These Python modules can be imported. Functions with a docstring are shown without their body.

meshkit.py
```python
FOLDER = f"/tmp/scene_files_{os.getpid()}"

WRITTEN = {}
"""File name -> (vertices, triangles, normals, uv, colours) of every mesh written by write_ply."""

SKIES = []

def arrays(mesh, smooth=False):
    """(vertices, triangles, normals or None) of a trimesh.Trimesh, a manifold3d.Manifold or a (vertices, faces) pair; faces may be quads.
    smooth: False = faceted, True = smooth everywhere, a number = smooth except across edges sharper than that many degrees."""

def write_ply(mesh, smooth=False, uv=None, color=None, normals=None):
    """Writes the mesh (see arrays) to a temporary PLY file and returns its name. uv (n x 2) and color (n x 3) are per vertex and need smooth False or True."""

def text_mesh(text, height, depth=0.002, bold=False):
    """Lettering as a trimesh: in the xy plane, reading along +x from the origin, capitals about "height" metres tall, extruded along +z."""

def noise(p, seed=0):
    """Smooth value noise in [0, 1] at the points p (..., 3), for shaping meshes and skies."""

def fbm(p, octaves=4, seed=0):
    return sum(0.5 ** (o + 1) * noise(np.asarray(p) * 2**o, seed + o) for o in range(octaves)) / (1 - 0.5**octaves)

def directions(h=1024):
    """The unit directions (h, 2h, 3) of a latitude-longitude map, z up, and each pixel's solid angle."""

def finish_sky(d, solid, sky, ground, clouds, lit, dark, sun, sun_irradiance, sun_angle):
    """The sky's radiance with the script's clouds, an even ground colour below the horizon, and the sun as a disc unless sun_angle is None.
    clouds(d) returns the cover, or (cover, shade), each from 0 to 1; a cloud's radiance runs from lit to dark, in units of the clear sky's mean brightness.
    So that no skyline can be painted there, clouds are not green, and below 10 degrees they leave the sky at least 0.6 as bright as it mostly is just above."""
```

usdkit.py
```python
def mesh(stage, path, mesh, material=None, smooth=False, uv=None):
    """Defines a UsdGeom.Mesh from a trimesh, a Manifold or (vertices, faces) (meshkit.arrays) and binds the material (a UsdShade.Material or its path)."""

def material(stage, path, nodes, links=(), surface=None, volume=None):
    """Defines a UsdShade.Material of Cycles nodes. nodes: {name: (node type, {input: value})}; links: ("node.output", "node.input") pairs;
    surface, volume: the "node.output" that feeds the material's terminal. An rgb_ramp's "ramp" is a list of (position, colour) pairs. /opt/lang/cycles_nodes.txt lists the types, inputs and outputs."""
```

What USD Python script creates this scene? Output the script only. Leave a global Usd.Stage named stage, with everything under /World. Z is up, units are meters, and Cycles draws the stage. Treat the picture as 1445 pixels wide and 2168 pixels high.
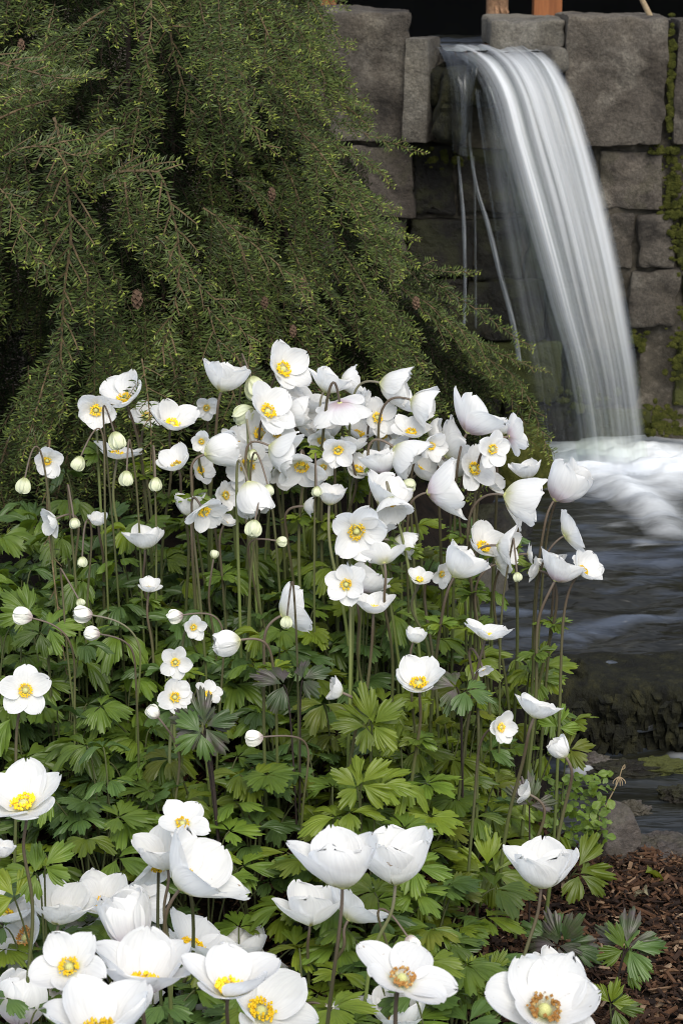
import math
import numpy as np
import trimesh
import usdkit
import meshkit
from pxr import Usd, UsdGeom, UsdLux, UsdShade, Gf, Sdf, Vt

# ---------------------------------------------------------------- camera, sky, light
stage = Usd.Stage.CreateInMemory()
UsdGeom.SetStageUpAxis(stage, 'Z')
UsdGeom.SetStageMetersPerUnit(stage, 1.0)
UsdGeom.Xform.Define(stage, '/World')
CAM_Z, PITCH, FPX = 1.35, math.radians(16.3), 4215.0
cam = UsdGeom.Camera.Define(stage, '/World/camera')
cam.AddTranslateOp().Set(Gf.Vec3d(0, 0, CAM_Z))
cam.AddRotateXOp().Set(90 - 16.3)
cam.CreateHorizontalApertureAttr(24.0)
cam.CreateFocalLengthAttr(24.0 * FPX / 1445.0)
cam.CreateFStopAttr(17.0)
cam.CreateFocusDistanceAttr(2.7)
cam.CreateExposureAttr(0.92)

SUN_EL, SUN_AZ = math.radians(47), math.radians(165)   # towards the sun, azimuth = atan2(x, y): behind the camera
usdkit.material(stage, '/World/Looks/sky_light', {
    'sky': ('sky_texture', {'sky_type': 'single_scattering', 'sun_disc': False, 'sun_elevation': SUN_EL, 'sun_rotation': SUN_AZ}),
    'tc': ('texture_coordinate', {}),
    'no': ('noise_texture', {'scale': 2.2, 'detail': 6.0, 'roughness': 0.55}),
    'ra': ('rgb_ramp', {'ramp': [(0.0, (0.05,) * 3), (0.45, (0.15,) * 3), (0.62, (0.75,) * 3), (1.0, (.95,) * 3)]}),
    'cl': ('mix_color', {'b': (5.9, 5.9, 5.9)}),
    'bg': ('background_shader', {'strength': 0.11})},
    [('tc.generated', 'no.vector'), ('no.fac', 'ra.fac'), ('ra.color', 'cl.fac'), ('sky.color', 'cl.a'), ('cl.result', 'bg.color')], surface='bg.background')
dome = UsdLux.DomeLight.Define(stage, '/World/sky')
UsdShade.MaterialBindingAPI.Apply(dome.GetPrim()).Bind(UsdShade.Material.Get(stage, '/World/Looks/sky_light'))
dome.GetPrim().SetCustomDataByKey('kind', 'structure')
sun = UsdLux.DistantLight.Define(stage, '/World/sun_light')
sun.CreateIntensityAttr(0.5)
sun.CreateAngleAttr(42.0)
sun.CreateNormalizeAttr(True)
sun.CreateColorAttr(Gf.Vec3f(1.0, 0.94, 0.84))
sun.AddRotateXYZOp().Set(Gf.Vec3f(90 - math.degrees(SUN_EL), 0, 180 - math.degrees(SUN_AZ)))

# ---------------------------------------------------------------- helpers
CP, SP = math.cos(PITCH), math.sin(PITCH)
RIGHT, FWD, UPV = np.array([1., 0, 0]), np.array([0, CP, -SP]), np.array([0, SP, CP])
EYE = np.array([0, 0, CAM_Z])


def P(px, py, D):
    """The point at ground distance D (metres along y) seen at pixel px, py of the 1445 x 2168 photograph."""
    px, py, D = np.broadcast_arrays(np.asarray(px, float), np.asarray(py, float), np.asarray(D, float))
    d = ((px - 722.5) / FPX)[..., None] * RIGHT + ((1084.0 - py) / FPX)[..., None] * UPV + FWD
    return EYE + d * (D / d[..., 1])[..., None]


def pix(p):
    q = np.asarray(p, float) - EYE
    df = q @ FWD
    return 722.5 + FPX * (q @ RIGHT) / df, 1084 - FPX * (q @ UPV) / df


counts = {}


def numbered(parent, name):
    key = (str(parent), name)
    n = counts.get(key, -1) + 1
    counts[key] = n
    return f'{parent}/{name}' + (f'_{n:03d}' if n else '')


def tag(prim, label=None, cat=None, group=None, kind=None):
    for k, v in (('label', label), ('category', cat), ('group', group), ('kind', kind)):
        if v:
            prim.SetCustomDataByKey(k, v)
    return prim


def thing(name, label, cat, loc=(0, 0, 0), rz=None, sc=None, group=None, kind=None, parent='/World'):
    x = UsdGeom.Xform.Define(stage, numbered(parent, name))
    x.AddTranslateOp().Set(Gf.Vec3d(*map(float, loc)))
    if rz is not None:
        x.AddRotateZOp().Set(float(rz))
    if sc is not None:
        x.AddScaleOp().Set(Gf.Vec3f(*map(float, np.broadcast_to(sc, 3))))
    return tag(x.GetPrim(), label, cat, group, kind)


def dup(root, name, loc, rz, sc, label, cat, group):
    r = thing(name, label, cat, loc, rz, sc, group)
    r.GetReferences().AddInternalReference(root.GetPath())
    r.SetInstanceable(True)
    return r


def part(name, m, mat, parent=None, smooth=False, uv=None, attrs=None, **tags):
    path = numbered(parent.GetPath() if parent is not None else '/World', name)
    g = usdkit.mesh(stage, path, m, mat, smooth=smooth, uv=uv)
    for k, a in (attrs or {}).items():
        UsdGeom.PrimvarsAPI(g).CreatePrimvar(k, Sdf.ValueTypeNames.FloatArray, 'vertex').Set(Vt.FloatArray.FromNumpy(np.asarray(a, np.float32)))
    return tag(g.GetPrim(), **tags)


class MB:
    """Collects vertices, faces and uvs into one mesh."""
    def __init__(self):
        self.v, self.f, self.uv, self.n = [], [], [], 0

    def add(self, v, f, uv=None):
        v, f = np.asarray(v, float), np.asarray(f, int)
        if f.shape[1] == 4:
            f = np.vstack([f[:, [0, 1, 2]], f[:, [0, 2, 3]]])
        self.v.append(v)
        self.f.append(f + self.n)
        self.uv.append(np.zeros((len(v), 2)) if uv is None else np.asarray(uv, float))
        self.n += len(v)

    def get(self):
        return np.vstack(self.v), np.vstack(self.f)

    def uvs(self):
        return np.vstack(self.uv)

    def build(self, name, mat, parent=None, smooth=False, off=None, **kw):
        v, f = self.get()
        if off is not None:
            v = v - off
        return part(name, (v, f), mat, parent, smooth, self.uvs(), **kw)


def grid_faces(nu, nv, flip=False):
    i, j = np.meshgrid(np.arange(nu - 1), np.arange(nv - 1), indexing='ij')
    a, b, c, d = i * nv + j, (i + 1) * nv + j, (i + 1) * nv + j + 1, i * nv + j + 1
    q = np.stack([a, b, c, d], -1).reshape(-1, 4)
    return q[:, ::-1] if flip else q


def unit(v):
    v = np.asarray(v, float)
    return v / np.maximum(np.linalg.norm(v, axis=-1, keepdims=True), 1e-9)


def sst(x):
    x = np.clip(x, 0, 1)
    return x * x * (3 - 2 * x)


def smooth_path(pts, n):
    from scipy.interpolate import PchipInterpolator
    pts = np.asarray(pts, float)
    t = np.concatenate([[0], np.cumsum(np.linalg.norm(np.diff(pts, axis=0), axis=1))])
    return PchipInterpolator(t, pts)(np.linspace(0, t[-1], n))


def bez(p0, p1, p2, p3, n):
    t = np.linspace(0, 1, n)[:, None]
    return (1 - t) ** 3 * p0 + 3 * t * (1 - t) ** 2 * p1 + 3 * t * t * (1 - t) * p2 + t ** 3 * p3


def tube(p, r, sides=6, cap=True):
    p = np.asarray(p, float)
    r = np.broadcast_to(np.asarray(r, float), (len(p),))
    t = unit(np.gradient(p, axis=0))
    ref = np.array([0.31, 0.87, 0.11]) if abs(t[:, 1]).mean() < .8 else np.array([.9, .1, .3])
    a = unit(np.cross(t, ref))
    b = np.cross(t, a)
    ang = np.arange(sides) * 2 * np.pi / sides
    v = p[:, None] + r[:, None, None] * (np.cos(ang)[None, :, None] * a[:, None] + np.sin(ang)[None, :, None] * b[:, None])
    i, j = np.meshgrid(np.arange(len(p) - 1), np.arange(sides), indexing='ij')
    q = np.stack([i * sides + j, i * sides + (j + 1) % sides, (i + 1) * sides + (j + 1) % sides, (i + 1) * sides + j], -1).reshape(-1, 4)
    f = np.vstack([q[:, [0, 1, 2]], q[:, [0, 2, 3]]])
    v = v.reshape(-1, 3)
    uv = np.stack([np.tile(ang / 2 / np.pi, len(p)), np.repeat(np.linspace(0, 1, len(p)), sides)], 1)
    if cap:
        n = len(v)
        v = np.vstack([v, p[:1], p[-1:]])
        uv = np.vstack([uv, [[0, 0], [0, 1]]])
        k = np.arange(sides)
        f = np.vstack([f, np.stack([np.full(sides, n), (k + 1) % sides, k], 1), np.stack([np.full(sides, n + 1), (len(p) - 1) * sides + k, (len(p) - 1) * sides + (k + 1) % sides], 1)])
    return v, f, uv


def rockbox(size, seed, amp=.008, r=.02, res=.012, freq=14., chip=.5):
    """A block of quarried stone: rounded edges, uneven faces."""
    h = np.asarray(size, float) / 2
    m = trimesh.creation.box(2 * h)
    n = [max(2, int(2 * x / res)) for x in h]
    vs, fs, k = [], [], 0
    for ax in range(3):
        o1, o2 = [(1, 2), (2, 0), (0, 1)][ax]
        for s in (-1, 1):
            a, b = np.meshgrid(np.linspace(-1, 1, n[o1] + 1), np.linspace(-1, 1, n[o2] + 1), indexing='ij')
            p = np.zeros(a.shape + (3,))
            p[..., ax], p[..., o1], p[..., o2] = s * h[ax], a * h[o1], b * h[o2]
            vs.append(p.reshape(-1, 3))
            fs.append(grid_faces(n[o1] + 1, n[o2] + 1, flip=s < 0) + k)
            k += p.size // 3
    v, f = np.vstack(vs), np.vstack(fs)
    t = trimesh.Trimesh(v, np.vstack([f[:, [0, 1, 2]], f[:, [0, 2, 3]]]), process=True)
    v = np.array(t.vertices)
    r = min(r, h.min() * .9)
    q = np.clip(v, -(h - r), h - r)
    d = v - q
    v = q + r * unit(d) * (np.linalg.norm(d, axis=1, keepdims=True) > 1e-9)
    nrm = unit(v / h ** 1 * (np.abs(v / h) ** 3))
    o = seed * 7.31
    big = (meshkit.fbm(v * freq + o, 4, seed) - .5) * 2
    ridge = np.abs(meshkit.fbm(v * freq * .6 + o + 31, 3, seed + 3) - .5) * 2
    v = v + nrm * (amp * big - amp * 1.2 * (ridge < .12) * (1 - ridge / .12) * chip)[:, None]
    v += (np.stack([meshkit.fbm(v * 5 + o + 11 * k_, 2, seed + k_) for k_ in range(3)], 1) - .5) * amp * 2.2
    return v, np.array(t.faces)


def blob(size, seed, sub=4, amp=.15, freq=3.):
    m = trimesh.creation.icosphere(sub, 1.0)
    v = np.array(m.vertices)
    v = v * (1 + amp * 2 * (meshkit.fbm(v * freq + seed * 5.7, 4, seed) - .5))[:, None]
    return v * np.asarray(size, float), np.array(m.faces)

# ---------------------------------------------------------------- materials
def mat(name, nodes, links, surface, **kw):
    return usdkit.material(stage, '/World/Looks/' + name, nodes, links, surface=surface, **kw)


def noisy(name, cols, scale=20., detail=6., rough=.8, bump=.3, bscale=None, dist=.01, spec=.3, extra=None, coords='position', stretch=(1, 1, 1), nr=.6):
    """Colour from noise through a ramp, with fine relief."""
    nodes = {'geo': ('geometry', {}), 'tc': ('texture_coordinate', {}), 'map': ('mapping', {'scale': stretch}),
             'n': ('noise_texture', {'scale': scale, 'detail': detail, 'roughness': nr}), 'r': ('rgb_ramp', {'ramp': cols}),
             'n2': ('noise_texture', {'scale': bscale or scale * 6, 'detail': 6.0, 'roughness': .65}),
             'b': ('bump', {'strength': bump, 'distance': dist}),
             'p': ('principled_bsdf', {'roughness': rough, 'specular_ior_level': spec})}
    links = [('geo.position' if coords == 'position' else 'tc.UV', 'map.vector'), ('map.vector', 'n.vector'), ('map.vector', 'n2.vector'), ('n.fac', 'r.fac'),
             ('r.color', 'p.base_color'), ('n2.fac', 'b.height'), ('b.normal', 'p.normal')]
    return mat(name, nodes, links, 'p.BSDF')


def stone_mat(name, base, light, dark, moss=0., rough=.85, spec=.3):
    nodes = {'geo': ('geometry', {}), 'oi': ('object_info', {}),
             'n': ('noise_texture', {'scale': 9., 'detail': 8., 'roughness': .62}), 'r': ('rgb_ramp', {'ramp': [(.32, dark), (.46, base), (.54, base), (.66, light), (.74, base), (.84, dark)]}),
             'ns': ('noise_texture', {'scale': 3.2, 'detail': 5., 'roughness': .6}), 'rs': ('rgb_ramp', {'ramp': [(.34, (.45, .42, .40)), (.48, (.95,) * 3), (.62, (1.15, 1.12, 1.05))]}), 'ms': ('mix_color', {'blend_type': 'multiply', 'fac': .85, 'use_clamp_result': False}),
             'n3': ('noise_texture', {'scale': 140., 'detail': 4., 'roughness': .7}), 'r3': ('rgb_ramp', {'ramp': [(.3, (.42,) * 3), (.52, (1,) * 3), (.72, (1.6,) * 3)]}),
             'm1': ('mix_color', {'blend_type': 'multiply', 'fac': .75, 'use_clamp_result': False}),
             'nm': ('noise_texture', {'scale': 16., 'detail': 7., 'roughness': .6}), 'rm': ('rgb_ramp', {'ramp': [(.52 - moss * .3, (0,) * 3), (.62 - moss * .3, (min(1, moss * 1.4),) * 3)]}),
             'm2': ('mix_color', {'b': (.05, .055, .012)}),
             'vr': ('map_range', {'from_min': 0., 'from_max': 1., 'to_min': .75, 'to_max': 1.2}),
             'hs': ('hsv', {}),
             'n2': ('noise_texture', {'scale': 60., 'detail': 9., 'roughness': .72}),
             'b': ('bump', {'strength': .8, 'distance': .014}),
             'p': ('principled_bsdf', {'roughness': rough, 'specular_ior_level': spec})}
    links = [('geo.position', x + '.vector') for x in ('n', 'n2', 'n3', 'nm', 'ns')] + [
        ('n.fac', 'r.fac'), ('n3.fac', 'r3.fac'), ('r.color', 'm1.a'), ('r3.color', 'm1.b'), ('nm.fac', 'rm.fac'), ('rm.color', 'm2.fac'), ('ns.fac', 'rs.fac'), ('m1.result', 'ms.a'), ('rs.color', 'ms.b'), ('ms.result', 'm2.a'),
        ('oi.random', 'vr.value'), ('vr.result', 'hs.value'), ('m2.result', 'hs.color'), ('hs.color', 'p.base_color'), ('n2.fac', 'b.height'), ('b.normal', 'p.normal')]
    return mat(name, nodes, links, 'p.BSDF')


M = {}
M['stone'] = stone_mat('grey_stone', (.082, .071, .058), (.150, .135, .112), (.028, .024, .020))
M['stone_brown'] = stone_mat('brown_stone', (.100, .086, .072), (.17, .15, .125), (.038, .032, .027), moss=.12)
M['stone_light'] = stone_mat('light_stone', (.155, .142, .118), (.22, .205, .175), (.085, .076, .062))
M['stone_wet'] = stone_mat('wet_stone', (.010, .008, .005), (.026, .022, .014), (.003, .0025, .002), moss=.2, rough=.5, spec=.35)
M['stone_moss'] = stone_mat('mossy_stone', (.05, .045, .03), (.09, .08, .06), (.02, .018, .012), moss=.8, rough=.8)
M['rock'] = stone_mat('boulder_stone', (.070, .058, .050), (.13, .115, .105), (.028, .022, .018), moss=.15, rough=.5, spec=.45)
M['mortar'] = noisy('mortar', [(.3, (.025, .022, .016)), (.55, (.07, .06, .045)), (.75, (.16, .14, .11))], 30., bump=.5)
M['moss'] = noisy('moss', [(.3, (.018, .022, .004)), (.5, (.05, .055, .010)), (.7, (.085, .085, .02))], 60., bump=.9, bscale=320., dist=.01, spec=.1)
M['algae'] = noisy('wet_algae', [(.35, (.003, .003, .0015)), (.55, (.012, .012, .004)), (.72, (.032, .030, .010))], 45., rough=.7, bump=.8, bscale=120., dist=.02, spec=.25, stretch=(1, 1, .25))
M['soil'] = noisy('soil', [(.3, (.006, .0045, .0035)), (.7, (.022, .015, .010))], 40., bump=.8, bscale=200., dist=.015, spec=.1)
M['chip'] = None
M['timber'] = noisy('orange_timber', [(.3, (.16, .055, .02)), (.6, (.27, .10, .035)), (.8, (.33, .14, .055))], 8., bump=.2, stretch=(8, 8, .6))
M['bark'] = noisy('flaking_bark', [(.35, (.10, .055, .03)), (.5, (.25, .14, .075)), (.7, (.42, .26, .15))], 14., bump=.8, bscale=50., dist=.02, stretch=(1, 1, .5))
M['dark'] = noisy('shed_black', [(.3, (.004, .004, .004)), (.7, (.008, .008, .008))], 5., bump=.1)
M['twig'] = noisy('twig_bark', [(.3, (.05, .034, .018)), (.6, (.13, .092, .046)), (.8, (.20, .15, .085))], 90., bump=.3)
M['twig_dark'] = noisy('dark_twig_bark', [(.3, (.03, .022, .012)), (.7, (.085, .062, .036))], 90., bump=.3, spec=.1)  # darker bark tone for the side twigs of the boughs
M['cone'] = noisy('cone_scales', [(.3, (.06, .034, .02)), (.7, (.15, .095, .06))], 300., bump=.3)
M['straw'] = noisy('dry_stalk', [(.3, (.22, .16, .09)), (.7, (.36, .28, .18))], 120., bump=.2)
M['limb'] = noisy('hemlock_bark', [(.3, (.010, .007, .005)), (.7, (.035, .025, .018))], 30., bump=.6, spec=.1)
M['carpel'] = noisy('flower_centre', [(.35, (.45, .47, .16)), (.65, (.62, .62, .28))], 900., rough=.6, bump=.6, bscale=1500., dist=.002)


def ramp_uv(name, ramp, axis='y', rough=.6, spec=.3, noise=None, transl=0.):
    nodes = {'tc': ('texture_coordinate', {}), 'sx': ('separate_xyz', {}), 'r': ('rgb_ramp', {'ramp': ramp}), 'p': ('principled_bsdf', {'roughness': rough, 'specular_ior_level': spec}),
             'oi': ('object_info', {}), 'vr': ('map_range', {'from_min': 0., 'from_max': 1., 'to_min': .7, 'to_max': 1.3}), 'hs': ('hsv', {})}
    links = [('tc.UV', 'sx.vector'), (f'sx.{axis}', 'r.fac'), ('r.color', 'hs.color'), ('oi.random', 'vr.value'), ('vr.result', 'hs.value'), ('hs.color', 'p.base_color')]
    return mat(name, nodes, links, 'p.BSDF')


M['stem'] = ramp_uv('flower_stem', [(0, (.12, .095, .075)), (.25, (.085, .062, .042)), (.55, (.075, .07, .032)), (.8, (.085, .105, .03)), (1, (.07, .10, .025))])
M['stem_green'] = ramp_uv('green_flower_stem', [(0, (.16, .14, .11)), (.3, (.12, .12, .06)), (.7, (.12, .15, .04)), (1, (.09, .13, .03))])
M['stamen'] = ramp_uv('stamens', [(0, (.60, .50, .16)), (.45, (.75, .60, .08)), (.6, (.82, .60, .02)), (1, (.76, .44, .012))])
M['stamen_old'] = ramp_uv('old_stamens', [(0, (.65, .58, .36)), (.55, (.55, .40, .16)), (.7, (.40, .20, .05)), (1, (.30, .14, .04))])


def petal_mat(name, base, tint, tint_amt, tip=(.835, .835, .825), tr=.40, stain=.80):
    nodes = {'tc': ('texture_coordinate', {}), 'sx': ('separate_xyz', {}),
             'r': ('rgb_ramp', {'ramp': [(0, base), (.10, tuple(.5 * a + .5 * b for a, b in zip(base, tip))), (.26, tip), (1, tip)]}),
             'geo': ('geometry', {}),
             'tr': ('rgb_ramp', {'ramp': [(0, (tint_amt,) * 3), (.08, (tint_amt,) * 3), (.38, (tint_amt * .18,) * 3), (.6, (0,) * 3)]}),
             'tm': ('math', {'math_type': 'multiply'}),
             'mx': ('mix_color', {'b': tint}),
             'map': ('mapping', {'scale': (26., 2.2, 1.)}),
             'n': ('noise_texture', {'scale': 1., 'detail': 4., 'roughness': .5}),
             'b': ('bump', {'strength': .6, 'distance': .0014}),
             'vr': ('rgb_ramp', {'ramp': [(.32, (.93, .93, .94)), (.62, (1, 1, 1))]}), 'mv': ('mix_color', {'blend_type': 'multiply', 'fac': 1.}),
             'sn': ('noise_texture', {'scale': 75., 'detail': 3., 'roughness': .6}), 'sr': ('rgb_ramp', {'ramp': [(0, (0,) * 3), (stain, (0,) * 3), (min(1, stain + .035), (.8,) * 3), (1, (.8,) * 3)]}), 'gp': ('geometry', {}),
             'ms': ('mix_color', {'b': (.30, .19, .09)}),
             'p': ('principled_bsdf', {'roughness': .55, 'specular_ior_level': .25}),
             't': ('translucent_bsdf', {}), 'm': ('mix_closure', {'fac': tr})}
    links = [('gp.position', 'sn.vector'), ('sn.fac', 'sr.fac'), ('sr.color', 'ms.fac'), ('mv.result', 'ms.a'), ('tc.UV', 'sx.vector'), ('sx.y', 'r.fac'), ('sx.y', 'tr.fac'), ('tr.color', 'tm.value1'), ('geo.backfacing', 'tm.value2'), ('tm.value', 'mx.fac'), ('r.color', 'mx.a'),
             ('tc.UV', 'map.vector'), ('map.vector', 'n.vector'), ('n.fac', 'b.height'), ('n.fac', 'vr.fac'), ('mx.result', 'mv.a'), ('vr.color', 'mv.b'), ('ms.result', 'p.base_color'), ('ms.result', 't.color'),
             ('b.normal', 'p.normal'), ('p.BSDF', 'm.closure1'), ('t.BSDF', 'm.closure2')]
    return mat(name, nodes, links, 'm.closure')


M['petal'] = petal_mat('white_petal', (.62, .66, .30), (.62, .60, .34), .5)
M['petal_stained'] = petal_mat('browned_white_petal', (.62, .66, .30), (.62, .60, .34), .5, stain=.69)
M['petal_pink'] = petal_mat('white_petal_mauve_base', (.66, .62, .40), (.52, .34, .50), .62)
M['petal_bud'] = petal_mat('green_white_bud', (.36, .42, .16), (.36, .38, .18), .9, tip=(.68, .71, .50), tr=.12)
M['petal_wbud'] = petal_mat('cream_bud', (.50, .44, .34), (.42, .33, .32), .8, tip=(.82, .82, .74), tr=.15)


def leaf_mat(name, cols, tr=.25, tcol=None, rough=.42):
    nodes = {'tc': ('texture_coordinate', {}), 'oi': ('object_info', {}), 'geo': ('geometry', {}), 'sx': ('separate_xyz', {}),
             'n': ('noise_texture', {'scale': 22., 'detail': 4., 'roughness': .6}), 'r': ('rgb_ramp', {'ramp': cols}),
             'w': ('wave_texture', {'scale': 2.6, 'distortion': 1.2, 'detail': 2., 'profile': 'sine'}),
             'wm': ('mapping', {'scale': (1., .16, 1.)}),
             'wr': ('rgb_ramp', {'ramp': [(0, (.72, .74, .70)), (.4, (1, 1, 1)), (.93, (1.0, 1.0, 1.0)), (1., (1.25, 1.25, 1.15))]}), 'mw': ('mix_color', {'blend_type': 'multiply', 'fac': .28, 'use_clamp_result': False}),
             'vr': ('map_range', {'from_min': 0., 'from_max': 1., 'to_min': .65, 'to_max': 1.35}), 'hs': ('hsv', {}),
             'b': ('bump', {'strength': .2, 'distance': .002}),
             'p': ('principled_bsdf', {'roughness': rough, 'specular_ior_level': .4}),
             'tc2': ('mix_color', {'blend_type': 'multiply', 'fac': 1., 'b': tcol or (1.9, 1.6, .7), 'use_clamp_result': False}),
             't': ('translucent_bsdf', {}), 'm': ('mix_closure', {'fac': tr})}
    links = [('geo.position', 'n.vector'), ('n.fac', 'r.fac'), ('tc.UV', 'wm.vector'), ('wm.vector', 'w.vector'), ('w.fac', 'wr.fac'), ('r.color', 'mw.a'), ('wr.color', 'mw.b'),
             ('oi.random', 'vr.value'), ('vr.result', 'hs.value'), ('mw.result', 'hs.color'), ('hs.color', 'p.base_color'), ('hs.color', 'tc2.a'), ('tc2.result', 't.color'),
             ('w.fac', 'b.height'), ('b.normal', 'p.normal'), ('p.BSDF', 'm.closure1'), ('t.BSDF', 'm.closure2')]
    return mat(name, nodes, links, 'm.closure')


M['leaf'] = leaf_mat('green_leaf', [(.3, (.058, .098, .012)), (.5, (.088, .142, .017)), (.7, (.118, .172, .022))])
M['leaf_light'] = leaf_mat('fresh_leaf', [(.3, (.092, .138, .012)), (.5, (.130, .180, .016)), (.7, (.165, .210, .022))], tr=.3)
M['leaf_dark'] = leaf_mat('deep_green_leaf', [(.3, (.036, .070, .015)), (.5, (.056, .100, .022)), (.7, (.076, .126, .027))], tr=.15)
M['leaf_purple'] = leaf_mat('purplish_leaf', [(.40, (.036, .062, .018)), (.5, (.050, .058, .030)), (.60, (.080, .066, .064))], tr=.1, tcol=(1.2, 1.0, .9))
M['leaf_yellow'] = leaf_mat('yellow_green_leaf', [(.3, (.075, .11, .012)), (.7, (.15, .17, .02))], tr=.35)
M['leaf_stalk'] = noisy('leaf_stalk', [(.3, (.05, .06, .02)), (.7, (.075, .085, .03))], 40., bump=.1)
M['stalk_dark'] = noisy('dark_leaf_stalk', [(.3, (.022, .016, .014)), (.7, (.045, .032, .026))], 40., bump=.1)
M['dead_leaf'] = noisy('dead_leaf', [(.3, (.16, .13, .07)), (.5, (.30, .27, .17)), (.7, (.42, .39, .29))], 60., bump=.5)


def needle_mat(name, lo, hi, spec=.5):
    nodes = {'geo': ('geometry', {}), 'n': ('noise_texture', {'scale': 6., 'detail': 3.}), 'tc': ('texture_coordinate', {}), 'sx': ('separate_xyz', {}),
             'ml': ('mix_color', {'a': lo, 'b': hi}), 'mt': ('mix_color', {'b': tuple(np.array(hi) * (1.75, 1.55, 1.0))}), 'pw': ('math', {'math_type': 'power', 'value2': 3.}),
             'rv': ('map_range', {'from_min': 0., 'from_max': 1., 'to_min': .30, 'to_max': 1.60}), 'hs': ('hsv', {}),
             'p': ('principled_bsdf', {'roughness': .45, 'specular_ior_level': spec}), 't': ('translucent_bsdf', {}), 'm': ('mix_closure', {'fac': .12})}
    links = [('geo.position', 'n.vector'), ('n.fac', 'ml.fac'), ('tc.UV', 'sx.vector'), ('sx.x', 'pw.value1'), ('pw.value', 'mt.fac'), ('ml.result', 'mt.a'), ('sx.y', 'rv.value'), ('rv.result', 'hs.value'),
             ('mt.result', 'hs.color'), ('hs.color', 'p.base_color'), ('hs.color', 't.color'), ('p.BSDF', 'm.closure1'), ('t.BSDF', 'm.closure2')]
    return mat(name, nodes, links, 'm.closure')


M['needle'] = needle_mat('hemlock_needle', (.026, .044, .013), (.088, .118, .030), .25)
M['needle_inner'] = needle_mat('shaded_inner_needle', (.006, .010, .003), (.012, .018, .006), .05)  # much darker needle copy: shade of the inner gaps put into the colour
M['tip'] = noisy('hemlock_bud', [(.3, (.16, .20, .03)), (.7, (.30, .36, .06))], 300., bump=.1)

M['chip'] = mat('bark_chip', {'g': ('geometry', {}), 'rn': ('attribute', {'attribute': 'rnd'}), 'r': ('rgb_ramp', {'ramp': [(0, (.012, .007, .005)), (.4, (.036, .018, .010)), (.75, (.075, .036, .018)), (.93, (.12, .066, .034)), (1, (.28, .20, .13))]}),
                             'n': ('noise_texture', {'scale': 160., 'detail': 4.}), 'mx': ('mix_color', {'blend_type': 'multiply', 'fac': .6}), 'rr': ('rgb_ramp', {'ramp': [(.3, (.5,) * 3), (.6, (1,) * 3)]}),
                             'b': ('bump', {'strength': .5, 'distance': .004}), 'p': ('principled_bsdf', {'roughness': .8, 'specular_ior_level': .2})},
                [('rn.fac', 'r.fac'), ('g.position', 'n.vector'), ('n.fac', 'rr.fac'), ('r.color', 'mx.a'), ('rr.color', 'mx.b'), ('mx.result', 'p.base_color'), ('n.fac', 'b.height'), ('b.normal', 'p.normal')], 'p.BSDF')


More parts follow.
